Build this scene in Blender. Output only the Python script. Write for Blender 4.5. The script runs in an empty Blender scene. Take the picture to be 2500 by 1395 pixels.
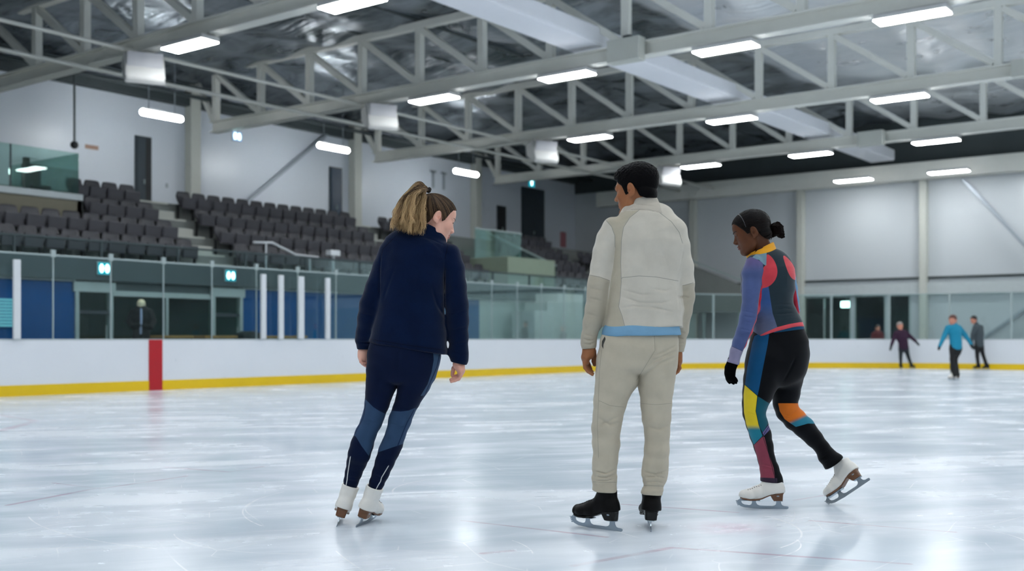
import bpy, bmesh, math, random
import numpy as np
from mathutils import Vector, Matrix
from mathutils.geometry import tessellate_polygon

random.seed(7)
RNG = np.random.default_rng(11)
SC = bpy.context.scene
COL = SC.collection
FPX, CX, HZ, W, H = 2700.0, 1250.0, 828.0, 2500.0, 1395.0
CAMH = 1.0
PSI = math.atan2(2040.0, 2700.0)
CP, SP = math.cos(PSI), math.sin(PSI)


def world(xc, yc, z=0.0):
    """camera-aligned ground coordinates (right, ahead) to hall coordinates"""
    return Vector((xc * CP - yc * SP, xc * SP + yc * CP, z))


def col(r, g, b):
    def f(c):
        c = c / 255.0
        return c / 12.92 if c <= 0.04045 else ((c + 0.055) / 1.055) ** 2.4
    return (f(r), f(g), f(b), 1.0)


# ---------------------------------------------------------------- objects
def link(o, parent=None):
    COL.objects.link(o)
    if parent is not None:
        o.parent = parent
    return o


def tag(o, label=None, cat=None, group=None, kind=None):
    if label:
        o['label'] = label
    if cat:
        o['category'] = cat
    if group:
        o['group'] = group
    if kind:
        o['kind'] = kind
    return o


def thing(name, label, cat, loc=(0, 0, 0), rotz=0.0, group=None):
    o = bpy.data.objects.new(name, None)
    o.empty_display_size = 0.2
    link(o)
    o.location = loc
    o.rotation_euler = (0, 0, rotz)
    return tag(o, label, cat, group)


def obj(name, bm, mat, parent=None, smooth=False, label=None):
    me = bpy.data.meshes.new(name)
    bmesh.ops.recalc_face_normals(bm, faces=bm.faces)
    bm.to_mesh(me)
    bm.free()
    for m in (mat if isinstance(mat, (list, tuple)) else [mat]):
        me.materials.append(m)
    if smooth:
        me.polygons.foreach_set('use_smooth', [True] * len(me.polygons))
    o = bpy.data.objects.new(name, me)
    link(o, parent)
    if label:
        o['label'] = label
    return o


def struct(name, bm, mat, parent=None, smooth=False, label=None, cat=None):
    o = obj(name, bm, mat, parent, smooth, label)
    if parent is None:
        o['kind'] = 'structure'
        if cat:
            o['category'] = cat
    return o


def copy_tree(o, parent=None):
    c = o.copy()
    COL.objects.link(c)
    c.parent = parent
    for ch in o.children:
        copy_tree(ch, c)
    return c


# ---------------------------------------------------------------- bmesh shapes
def box(bm, x0, x1, y0, y1, z0, z1, bevel=0.0, M=None, mi=0):
    vs = [bm.verts.new((x, y, z)) for x in (x0, x1) for y in (y0, y1) for z in (z0, z1)]
    fs = [(0, 1, 3, 2), (4, 6, 7, 5), (0, 4, 5, 1), (2, 3, 7, 6), (0, 2, 6, 4), (1, 5, 7, 3)]
    faces = [bm.faces.new([vs[i] for i in f]) for f in fs]
    for f in faces:
        f.material_index = mi
    if bevel > 0:
        es = list({e for f in faces for e in f.edges})
        r = bmesh.ops.bevel(bm, geom=es, offset=bevel, segments=2, affect='EDGES', profile=0.5)
        vs = list({v for f in r['faces'] for v in f.verts} | {v for v in vs if v.is_valid})
    if M is not None:
        bmesh.ops.transform(bm, matrix=M, verts=[v for v in vs if v.is_valid])
    return bm


def frame_of(a, b):
    a, b = Vector(a), Vector(b)
    d = (b - a)
    L = d.length
    d.normalize()
    up = Vector((0, 0, 1)) if abs(d.z) < 0.95 else Vector((0, 1, 0))
    s = d.cross(up).normalized()
    u = s.cross(d).normalized()
    M = Matrix(((s.x, d.x, u.x, a.x), (s.y, d.y, u.y, a.y), (s.z, d.z, u.z, a.z), (0, 0, 0, 1)))
    return M, L


def bar(bm, a, b, w, h, bevel=0.0, mi=0):
    """rectangular bar from a to b"""
    M, L = frame_of(a, b)
    return box(bm, -w / 2, w / 2, 0, L, -h / 2, h / 2, bevel, M, mi)


def tube(bm, pts, r, n=10, caps=True, r2=None):
    pts = [Vector(p) for p in pts]
    rings = []
    m = len(pts)
    for i, p in enumerate(pts):
        d = (pts[min(i + 1, m - 1)] - pts[max(i - 1, 0)]).normalized()
        up = Vector((0, 0, 1)) if abs(d.z) < 0.9 else Vector((0, 1, 0))
        s = d.cross(up).normalized()
        u = s.cross(d).normalized()
        rr = r if r2 is None else r + (r2 - r) * i / max(m - 1, 1)
        rings.append([bm.verts.new(p + s * (rr * math.cos(t)) + u * (rr * math.sin(t)))
                      for t in (2 * math.pi * k / n for k in range(n))])
    for i in range(m - 1):
        for k in range(n):
            bm.faces.new((rings[i][k], rings[i][(k + 1) % n], rings[i + 1][(k + 1) % n], rings[i + 1][k]))
    if caps:
        bm.faces.new(rings[0][::-1])
        bm.faces.new(rings[-1])
    return bm


def ball(bm, c, r, seg=16, rings=10, scale=(1, 1, 1)):
    M = Matrix.Translation(Vector(c)) @ Matrix.Diagonal((r * scale[0], r * scale[1], r * scale[2], 1))
    bmesh.ops.create_uvsphere(bm, u_segments=seg, v_segments=rings, radius=1.0, matrix=M)
    return bm


def prism(bm, poly, x0, x1, axis='x', M=None):
    """extrude a 2-D outline between x0 and x1"""
    def v(a, b, t):
        return {'x': (t, a, b), 'y': (a, t, b), 'z': (a, b, t)}[axis]
    A = [bm.verts.new(v(a, b, x0)) for a, b in poly]
    B = [bm.verts.new(v(a, b, x1)) for a, b in poly]
    n = len(poly)
    if n > 4:
        for tri in tessellate_polygon([[Vector((a_, b_, 0)) for a_, b_ in poly]]):
            bm.faces.new([A[i] for i in tri][::-1])
            bm.faces.new([B[i] for i in tri])
    else:
        bm.faces.new(A[::-1])
        bm.faces.new(B)
    for i in range(n):
        bm.faces.new((A[i], A[(i + 1) % n], B[(i + 1) % n], B[i]))
    if M is not None:
        bmesh.ops.transform(bm, matrix=M, verts=A + B)
    return bm


def sweep(bm, path, prof, closed_prof=True):
    """sweep a (offset, z) profile along a ground path; offset is to the left of travel"""
    rings = []
    n = len(path)
    for i, p in enumerate(path):
        a = Vector(path[max(i - 1, 0)])
        b = Vector(path[min(i + 1, n - 1)])
        d = (b - a).normalized()
        nrm = Vector((-d.y, d.x))
        rings.append([bm.verts.new((p[0] + nrm.x * o, p[1] + nrm.y * o, z)) for o, z in prof])
    m = len(prof)
    for i in range(n - 1):
        for k in range(m if closed_prof else m - 1):
            bm.faces.new((rings[i][k], rings[i][(k + 1) % m], rings[i + 1][(k + 1) % m], rings[i + 1][k]))
    if closed_prof:
        bm.faces.new(rings[0][::-1])
        bm.faces.new(rings[-1])
    return bm


# ---------------------------------------------------------------- materials
class NT:
    def __init__(s, name):
        s.m = bpy.data.materials.new(name)
        s.m.use_nodes = True
        s.t = s.m.node_tree
        s.t.nodes.clear()
        s.out = s.t.nodes.new('ShaderNodeOutputMaterial')

    def n(s, typ, **kw):
        nd = s.t.nodes.new('ShaderNode' + typ)
        for k, v in kw.items():
            if k.startswith('i_'):
                nd.inputs[k[2:].replace('_', ' ')].default_value = v
            else:
                setattr(nd, k, v)
        return nd

    def l(s, a, b):
        s.t.links.new(a, b)

    def put(s, sock, v):
        if hasattr(v, 'links') or isinstance(v, bpy.types.NodeSocket):
            s.l(v, sock)
        else:
            sock.default_value = v

    def math(s, op, a, b=None, c=None, clamp=False):
        nd = s.n('Math', operation=op, use_clamp=clamp)
        s.put(nd.inputs[0], a)
        if b is not None:
            s.put(nd.inputs[1], b)
        if c is not None:
            s.put(nd.inputs[2], c)
        return nd.outputs[0]

    def mix(s, fac, a, b):
        nd = s.n('Mix', data_type='RGBA')
        s.put(nd.inputs[0], fac)
        s.put(nd.inputs[6], a)
        s.put(nd.inputs[7], b)
        return nd.outputs[2]

    def mr(s, v, a, b, c=0.0, d=1.0, smooth=True):
        nd = s.n('MapRange', interpolation_type='SMOOTHSTEP' if smooth else 'LINEAR')
        s.put(nd.inputs[0], v)
        for i, q in enumerate((a, b, c, d)):
            nd.inputs[i + 1].default_value = q
        return nd.outputs[0]

    def attr(s, name):
        return s.n('Attribute', attribute_name=name).outputs['Fac']

    def coord(s, scale=(1, 1, 1), rot=(0, 0, 0), kind='Object'):
        tc = s.n('TexCoord')
        mp = s.n('Mapping')
        mp.inputs['Scale'].default_value = scale
        mp.inputs['Rotation'].default_value = rot
        s.l(tc.outputs[kind], mp.inputs[0])
        return mp.outputs[0]

    def noise(s, vec, scale, detail=3.0, rough=0.5, dist=0.0):
        nd = s.n('TexNoise')
        nd.inputs['Scale'].default_value = scale
        nd.inputs['Detail'].default_value = detail
        nd.inputs['Roughness'].default_value = rough
        nd.inputs['Distortion'].default_value = dist
        s.l(vec, nd.inputs['Vector'])
        return nd.outputs['Fac']

    def bump(s, h, strength=0.3, dist=0.01, prev=None):
        nd = s.n('Bump')
        nd.inputs['Strength'].default_value = strength
        nd.inputs['Distance'].default_value = dist
        s.l(h, nd.inputs['Height'])
        if prev is not None:
            s.l(prev, nd.inputs['Normal'])
        return nd.outputs[0]

    def pbr(s, color, rough=0.6, metal=0.0, spec=0.5, normal=None, sheen=0.0, emit=None, estr=0.0, coat=0.0):
        p = s.n('BsdfPrincipled')
        s.put(p.inputs['Base Color'], color)
        s.put(p.inputs['Roughness'], rough)
        p.inputs['Metallic'].default_value = metal
        p.inputs['Specular IOR Level'].default_value = spec
        p.inputs['Sheen Weight'].default_value = sheen
        p.inputs['Coat Weight'].default_value = coat
        if normal is not None:
            s.l(normal, p.inputs['Normal'])
        if emit is not None:
            s.put(p.inputs['Emission Color'], emit)
            p.inputs['Emission Strength'].default_value = estr
        s.l(p.outputs[0], s.out.inputs[0])
        return s.m


def simple(name, c, rough=0.6, metal=0.0, var=0.08, nscale=6.0, bump=0.0, bscale=80.0, spec=0.5, sheen=0.0, coat=0.0):
    t = NT(name)
    v = t.coord()
    f = t.noise(v, nscale, 4.0, 0.55)
    dark = tuple(q * (1 - var) for q in c[:3]) + (1,)
    lite = tuple(min(1, q * (1 + var)) for q in c[:3]) + (1,)
    nrm = t.bump(t.noise(v, bscale, 2.0), bump, 0.004) if bump else None
    return t.pbr(t.mix(f, dark, lite), rough, metal, spec, nrm, sheen, coat=coat)


def glow(name, c, s):
    t = NT(name)
    e = t.n('Emission')
    e.inputs[0].default_value = c
    e.inputs[1].default_value = s
    t.l(e.outputs[0], t.out.inputs[0])
    return t.m


def glassy(name, tint, refl=0.08, rough=0.02):
    t = NT(name)
    tr = t.n('BsdfTransparent')
    tr.inputs[0].default_value = tint
    gl = t.n('BsdfGlossy')
    gl.inputs['Roughness'].default_value = rough
    gl.inputs['Color'].default_value = (0.9, 0.97, 0.96, 1)
    fr = t.n('Fresnel')
    fr.inputs[0].default_value = 1.45
    ms = t.n('MixShader')
    v = t.coord()
    smear = t.math('MULTIPLY', t.noise(v, 1.5, 3.0), 0.03)
    t.l(t.math('ADD', t.math('MULTIPLY', fr.outputs[0], refl * 8, clamp=True), smear), ms.inputs[0])
    t.l(tr.outputs[0], ms.inputs[1])
    t.l(gl.outputs[0], ms.inputs[2])
    t.l(ms.outputs[0], t.out.inputs[0])
    return t.m


# ---------------------------------------------------------------- implicit surfaces
def smin(a, b, k):
    if k <= 0:
        return np.minimum(a, b)
    h = np.maximum(k - np.abs(a - b), 0) / k
    return np.minimum(a, b) - h * h * k * 0.25


def smax(a, b, k):
    return -smin(-a, -b, k)


def culled(lo, hi, fn, pad=0.05):
    lo = np.asarray(lo, np.float32)
    hi = np.asarray(hi, np.float32)

    def f(p):
        q = np.maximum(np.maximum(lo - p, p - hi), 0)
        out = np.sqrt((q * q).sum(1)) + 1e-4
        m = out < pad
        if m.any():
            out[m] = fn(p[m])
        return out
    return f


def seg_loft(a, b, u, rx, ry, p=2.0):
    a = np.asarray(a, float)
    b = np.asarray(b, float)
    ab = b - a
    L = np.linalg.norm(ab)
    ax = ab / L
    u = u - ax * np.dot(u, ax)
    u = u / np.linalg.norm(u)
    v = np.cross(ax, u)
    R = max(rx + ry)
    lo = np.minimum(a, b) - R
    hi = np.maximum(a, b) + R
    a32, ab32, u32, v32, ax32 = (x.astype(np.float32) for x in (a, ab, u, v, ax))

    def fn(P):
        q = P - a32
        s = q @ ax32
        t = np.clip(s / L, 0, 1)
        qz = s - t * L
        qx = q @ u32
        qy = q @ v32
        x_ = rx[0] + (rx[1] - rx[0]) * t
        y_ = ry[0] + (ry[1] - ry[0]) * t
        mn = np.minimum(x_, y_)
        if p == 2.0:
            r = np.sqrt((qx / x_) ** 2 + (qy / y_) ** 2 + (qz / mn) ** 2)
        else:
            e = np.abs(qx / x_) ** p + np.abs(qy / y_) ** p
            r = np.sqrt(e ** (2 / p) + (qz / mn) ** 2)
        return (r - 1) * mn
    return culled(lo, hi, fn)


def union(fs, k=0.0):
    def f(p):
        d = fs[0](p)
        for g in fs[1:]:
            d = smin(d, g(p), k)
        return d
    return f


def loft(nodes, k=0.012, p=2.0):
    """nodes: (centre, lateral vector (half width), half depth)"""
    segs = []
    for (c0, u0, r0), (c1, u1, r1) in zip(nodes[:-1], nodes[1:]):
        ax = (c1 - c0) / np.linalg.norm(c1 - c0)
        u0n, u1n = u0 / np.linalg.norm(u0), u1 / np.linalg.norm(u1)
        w0 = np.linalg.norm(u0) * math.sqrt(max(1 - np.dot(u0n, ax) ** 2, 0.3))
        w1 = np.linalg.norm(u1) * math.sqrt(max(1 - np.dot(u1n, ax) ** 2, 0.3))
        segs.append(seg_loft(c0, c1, (u0n + u1n) / 2, (w0, w1), (r0, r1), p))
    return union(segs, k)


def chain(pts, rs, k=0.004):
    fs = []
    for i in range(len(pts) - 1):
        a, b = np.asarray(pts[i], float), np.asarray(pts[i + 1], float)
        d = b - a
        u = np.cross(d, (0, 0, 1.0))
        if np.linalg.norm(u) < 1e-6 * np.linalg.norm(d) + 1e-9:
            u = np.array((1.0, 0, 0))
        fs.append(seg_loft(a, b, u / np.linalg.norm(u), (rs[i], rs[i + 1]), (rs[i], rs[i + 1])))
    return union(fs, k)


def ellipsoid(c, r, R=None):
    c = np.asarray(c, np.float32)
    r = np.asarray(r, np.float32)
    m = float(max(r))

    def fn(p):
        q = p - c
        if R is not None:
            q = q @ R
        n = np.sqrt(((q / r) ** 2).sum(1))
        g = np.sqrt(((q / (r * r)) ** 2).sum(1)) + 1e-6
        return np.maximum(n * (n - 1) / g, (n - 1) * m) if False else n * (n - 1) / g
    return culled(c - m, c + m, fn)


def plane(pt, nrm):
    """negative on the side the normal points away from"""
    n = np.asarray(nrm, np.float32)
    n = n / np.linalg.norm(n)
    c = np.asarray(pt, np.float32)
    return lambda p: (p - c) @ n


def vnoise(p, freq, seed=0):
    """cheap smooth 3-D value noise in -1..1"""
    q = p * np.asarray(freq, np.float32)
    i = np.floor(q).astype(np.int64)
    f = q - i
    f = f * f * (3 - 2 * f)
    out = np.zeros(len(p), np.float32)
    for dx in (0, 1):
        wx = f[:, 0] if dx else 1 - f[:, 0]
        for dy in (0, 1):
            wy = f[:, 1] if dy else 1 - f[:, 1]
            for dz in (0, 1):
                wz = f[:, 2] if dz else 1 - f[:, 2]
                h = ((i[:, 0] + dx) * 73856093) ^ ((i[:, 1] + dy) * 19349663) ^ ((i[:, 2] + dz) * 83492791) ^ (seed * 2654435)
                h = (h * 1103515245 + 12345) & 0x7fffffff
                h = (h ^ (h >> 13)) * 1274126177 & 0x7fffffff
                out += wx * wy * wz * ((h % 10007) / 5003.5 - 1).astype(np.float32)
    return out


def polygonize(f, lo, hi, h, zs=None, axes=None):
    """surface nets on a sparse grid; returns verts, quads"""
    B = 6
    lo = np.asarray(lo, float)
    hi = np.asarray(hi, float)
    hs = np.asarray(h if hasattr(h, '__len__') else (h, h, h), float)
    ax = []
    for k in range(3):
        n = int(math.ceil((hi[k] - lo[k]) / hs[k] / B)) * B + 1
        ax.append((lo[k] + np.arange(n) * hs[k]).astype(np.float32))
    for k, zs in enumerate(axes if axes is not None else (None, None, zs)):
        if zs is None:
            continue
        n = int(math.ceil((len(zs) - 1) / B)) * B + 1
        last = zs[-1] - zs[-2]
        zs = np.concatenate([zs, zs[-1] + last * np.arange(1, n - len(zs) + 1)])
        ax[k] = zs.astype(np.float32)
    nb = [(len(a) - 1) // B for a in ax]
    cen = [(a[0:-1:B] + a[B::B]) / 2 for a in ax]
    half = [(a[B::B] - a[0:-1:B]) / 2 for a in ax]
    G = np.stack(np.meshgrid(*cen, indexing='ij'), -1).reshape(-1, 3)
    Hh = np.stack(np.meshgrid(*half, indexing='ij'), -1).reshape(-1, 3)
    act = (np.abs(f(G)) < np.sqrt((Hh ** 2).sum(1)) * 1.15 + 0.006).reshape(nb)
    big = act.repeat(B, 0).repeat(B, 1).repeat(B, 2)
    shp = tuple(len(a) for a in ax)
    mask = np.zeros(shp, bool)
    for dx in (0, 1):
        for dy in (0, 1):
            for dz in (0, 1):
                mask[dx:shp[0] - 1 + dx, dy:shp[1] - 1 + dy, dz:shp[2] - 1 + dz] |= big
    ii = np.nonzero(mask)
    D = np.full(shp, 1.0, np.float32)
    n = len(ii[0])
    vals = np.empty(n, np.float32)
    CH = 600000
    for s in range(0, n, CH):
        sl = slice(s, min(s + CH, n))
        P = np.stack([ax[0][ii[0][sl]], ax[1][ii[1][sl]], ax[2][ii[2][sl]]], 1)
        vals[sl] = f(P)
    D[ii] = vals
    ins = D < 0
    cnt = np.zeros(big.shape, np.int8)
    for dx in (0, 1):
        for dy in (0, 1):
            for dz in (0, 1):
                cnt += ins[dx:shp[0] - 1 + dx, dy:shp[1] - 1 + dy, dz:shp[2] - 1 + dz]
    cell = (cnt > 0) & (cnt < 8) & big
    ci = np.stack(np.nonzero(cell), 1)
    corners = np.array([(x, y, z) for x in (0, 1) for y in (0, 1) for z in (0, 1)])
    cd = np.stack([D[tuple((ci + c).T)] for c in corners], 1)
    cp = np.stack([np.stack([ax[k][ci[:, k] + c[k]] for k in range(3)], 1) for c in corners], 1)
    acc = np.zeros((len(ci), 3))
    num = np.zeros(len(ci))
    for e0 in range(8):
        for bit in (1, 2, 4):
            e1 = e0 | bit
            if e1 == e0:
                continue
            a, b = cd[:, e0], cd[:, e1]
            m = (a < 0) != (b < 0)
            t = np.where(m, a / np.where(m, a - b, 1), 0)
            acc += (cp[:, e0] + (cp[:, e1] - cp[:, e0]) * t[:, None]) * m[:, None]
            num += m
    V = acc / np.maximum(num, 1)[:, None]
    vid = np.full(big.shape, -1, np.int32)
    vid[tuple(ci.T)] = np.arange(len(ci))
    quads = []
    for k in range(3):
        o = [(1, 2), (2, 0), (0, 1)][k]
        sa = [slice(None)] * 3
        sb = [slice(None)] * 3
        sa[k] = slice(0, -1)
        sb[k] = slice(1, None)
        ch = ins[tuple(sa)] != ins[tuple(sb)]
        e = np.stack(np.nonzero(ch), 1)
        e = e[(e[:, o[0]] > 0) & (e[:, o[1]] > 0) & (e[:, o[0]] < shp[o[0]] - 1) & (e[:, o[1]] < shp[o[1]] - 1)]
        neg = ins[tuple(e.T)]
        q = []
        for da, db in ((-1, -1), (0, -1), (0, 0), (-1, 0)):
            c = e.copy()
            c[:, o[0]] += da
            c[:, o[1]] += db
            q.append(vid[tuple(c.T)])
        q = np.stack(q, 1)
        q = np.where(neg[:, None], q, q[:, ::-1])
        quads.append(q[(q >= 0).all(1)])
    return V, np.concatenate(quads)


def np_mesh(name, V, Q, mat, parent=None, smooth=True, label=None, attrs=None):
    me = bpy.data.meshes.new(name)
    V = np.ascontiguousarray(V, np.float32)
    Q = np.ascontiguousarray(Q, np.int32)
    me.vertices.add(len(V))
    me.vertices.foreach_set('co', V.ravel())
    me.loops.add(Q.size)
    me.loops.foreach_set('vertex_index', Q.ravel())
    me.polygons.add(len(Q))
    me.polygons.foreach_set('loop_start', np.arange(0, Q.size, Q.shape[1], dtype=np.int32))
    me.update(calc_edges=True)
    if smooth:
        me.polygons.foreach_set('use_smooth', np.ones(len(Q), bool))
    for k, v in (attrs or {}).items():
        me.attributes.new(k, 'FLOAT', 'POINT').data.foreach_set('value', np.ascontiguousarray(v, np.float32))
    for m in (mat if isinstance(mat, (list, tuple)) else [mat]):
        me.materials.append(m)
    me.validate()
    o = bpy.data.objects.new(name, me)
    link(o, parent)
    if label:
        o['label'] = label
    return o


def poly_sd(xy, poly):
    """signed distance to a 2-D polygon, positive inside"""
    poly = np.asarray(poly, float)
    n = len(poly)
    ins = np.zeros(len(xy), bool)
    best = np.full(len(xy), 1e9)
    for i in range(n):
        a, b = poly[i], poly[(i + 1) % n]
        e = b - a
        w = xy - a
        t = np.clip((w @ e) / max(e @ e, 1e-12), 0, 1)
        q = w - t[:, None] * e
        best = np.minimum(best, (q * q).sum(1))
        c = (a[1] > xy[:, 1]) != (b[1] > xy[:, 1])
        with np.errstate(divide='ignore', invalid='ignore'):
            xx = a[0] + (xy[:, 1] - a[1]) * e[0] / (e[1] if e[1] else 1e-12)
        ins ^= c & (xy[:, 0] < xx)
    return np.sqrt(best) * np.where(ins, 1, -1)


def line_d(xy, pts):
    pts = np.asarray(pts, float)
    best = np.full(len(xy), 1e9)
    for a, b in zip(pts[:-1], pts[1:]):
        e = b - a
        w = xy - a
        t = np.clip((w @ e) / max(e @ e, 1e-12), 0, 1)
        q = w - t[:, None] * e
        best = np.minimum(best, (q * q).sum(1))
    return np.sqrt(best)
# ================================================================= materials of the hall
M = {}
M['wall'] = simple('pale_wall_cladding', col(206, 212, 220), 0.33, var=0.03, nscale=0.4)
M['endwall'] = simple('grey_white_wall_cladding', col(196, 201, 205), 0.7, var=0.04, nscale=0.3, spec=0.2)
M['column'] = simple('cream_steel_paint', col(196, 198, 190), 0.55, var=0.04)
M['steel'] = simple('off_white_steel_paint', col(232, 232, 224), 0.5, var=0.08, nscale=2.0)
M['duct'] = simple('white_duct_wrap', col(246, 247, 252), 0.95, var=0.02, spec=0.0)
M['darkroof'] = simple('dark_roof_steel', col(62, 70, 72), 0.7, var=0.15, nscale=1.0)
M['fascia'] = simple('slate_fascia_paint', col(64, 79, 83), 0.6, var=0.1, nscale=0.8)
M['riser'] = simple('grey_concrete', col(128, 132, 130), 0.8, var=0.12, nscale=1.5, bump=0.2)
M['beige'] = simple('beige_box_wall', col(120, 116, 100), 0.7)
M['blue'] = simple('blue_wall_panel', col(0, 74, 136), 0.4, var=0.12, nscale=0.8, spec=0.2)
M['trimwhite'] = simple('pale_trim', col(190, 198, 200), 0.5)
M['frame'] = simple('aluminium_frame', col(168, 182, 182), 0.4, metal=0.3)
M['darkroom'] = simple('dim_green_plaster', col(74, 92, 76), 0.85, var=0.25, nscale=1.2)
M['black'] = simple('black_paint', col(20, 24, 27), 0.5)
M['door'] = simple('charcoal_door', col(46, 57, 65), 0.45, var=0.1)
M['bluedoor'] = simple('slate_blue_door', col(28, 52, 74), 0.45, var=0.1)
M['seat'] = simple('charcoal_seat_plastic', col(62, 62, 68), 0.42, var=0.1, nscale=3.0)
M['seatpad'] = simple('charcoal_seat_pad', col(66, 66, 73), 0.6, var=0.1, nscale=4.0)
M['board'] = None
M['yellow'] = simple('yellow_kick_plate', col(232, 194, 2), 0.35, var=0.05, nscale=2.0)
M['red'] = simple('red_line_paint', col(178, 10, 28), 0.4, var=0.06)
M['post'] = simple('white_stanchion', col(218, 222, 226), 0.4, var=0.04)
M['rubber'] = simple('dark_rubber_floor', col(48, 54, 56), 0.8, var=0.2, nscale=3)
M['wood'] = simple('light_wood_counter', col(166, 128, 64), 0.5, var=0.2, nscale=4)
M['speaker'] = simple('white_speaker_case', col(206, 206, 204), 0.5, var=0.03)
M['grille'] = simple('pale_speaker_grille', col(190, 190, 194), 0.7, var=0.03, bump=0.3, bscale=60)
M['pipe'] = simple('grey_pipe', col(160, 168, 176), 0.4, metal=0.4)
M['glass'] = glassy('clear_rink_glass', (0.88, 0.955, 0.955, 1), 0.05)
M['greenglass'] = glassy('green_tinted_glass', (0.74, 0.88, 0.85, 1), 0.08)
M['lamp'] = glow('lit_lamp_cover', (0.96, 0.99, 1.0, 1), 52.0)
M['tube'] = glow('lit_tube_cover', (0.92, 0.97, 1.0, 1), 80.0)
M['boxlamp'] = glow('viewing_box_light', (0.95, 1, 0.98, 1), 12.0)
M['signcyan'] = glow('cyan_sign_light', (0.0, 0.42, 0.55, 1), 1.3)
M['signwhite'] = glow('white_sign_light', (0.6, 1.0, 1.0, 1), 5.0)
M['signblue'] = glow('pale_blue_sign_light', (0.45, 0.62, 0.95, 1), 1.1)
M['screen'] = glow('lit_board_light', (0.18, 0.55, 0.66, 1), 0.9)


def board_material():
    t = NT('white_board_plastic')
    v = t.coord()
    f = t.noise(v, 0.9, 4.0)
    scuff = t.mr(t.noise(t.coord((1, 1, 0.35)), 7.0, 6.0, 0.7), 0.66, 0.72)
    c = t.mix(f, col(222, 226, 232), col(232, 235, 240))
    c = t.mix(t.math('MULTIPLY', scuff, 0.35), c, col(120, 128, 140))
    return t.pbr(c, 0.35)


M['board'] = board_material()


def foil_material():
    t = NT('silver_roof_insulation')
    v = t.coord((1, 1, 1))
    n1 = t.noise(v, 0.9, 3.0, 0.6, 0.6)
    n2 = t.noise(t.coord((0.35, 2.6, 1)), 1.0, 2.0, 0.5, 0.8)
    h = t.math('ADD', n1, t.math('MULTIPLY', n2, 0.8))
    nr = t.bump(h, 0.45, 0.22)
    seam = t.mr(t.noise(t.coord((0.2, 3.5, 1)), 0.7, 2.0), 0.49, 0.5)
    c = t.mix(t.math('MULTIPLY', seam, 0.25), col(240, 243, 246), col(216, 223, 228))
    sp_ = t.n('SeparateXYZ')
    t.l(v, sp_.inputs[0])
    dark_refl = t.mr(sp_.outputs[0], -14.2, -14.0, 1.0, 0.0, False)
    c = t.mix(dark_refl, c, t.mix(t.mr(n1, 0.35, 0.65), col(96, 106, 112), col(160, 168, 176)))  # dark reflection left of the duct painted into the foil colour
    return t.pbr(c, t.mr(n1, 0.3, 0.7, 0.26, 0.46), 0.65, 0.5, nr)


M['foil'] = foil_material()


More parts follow.
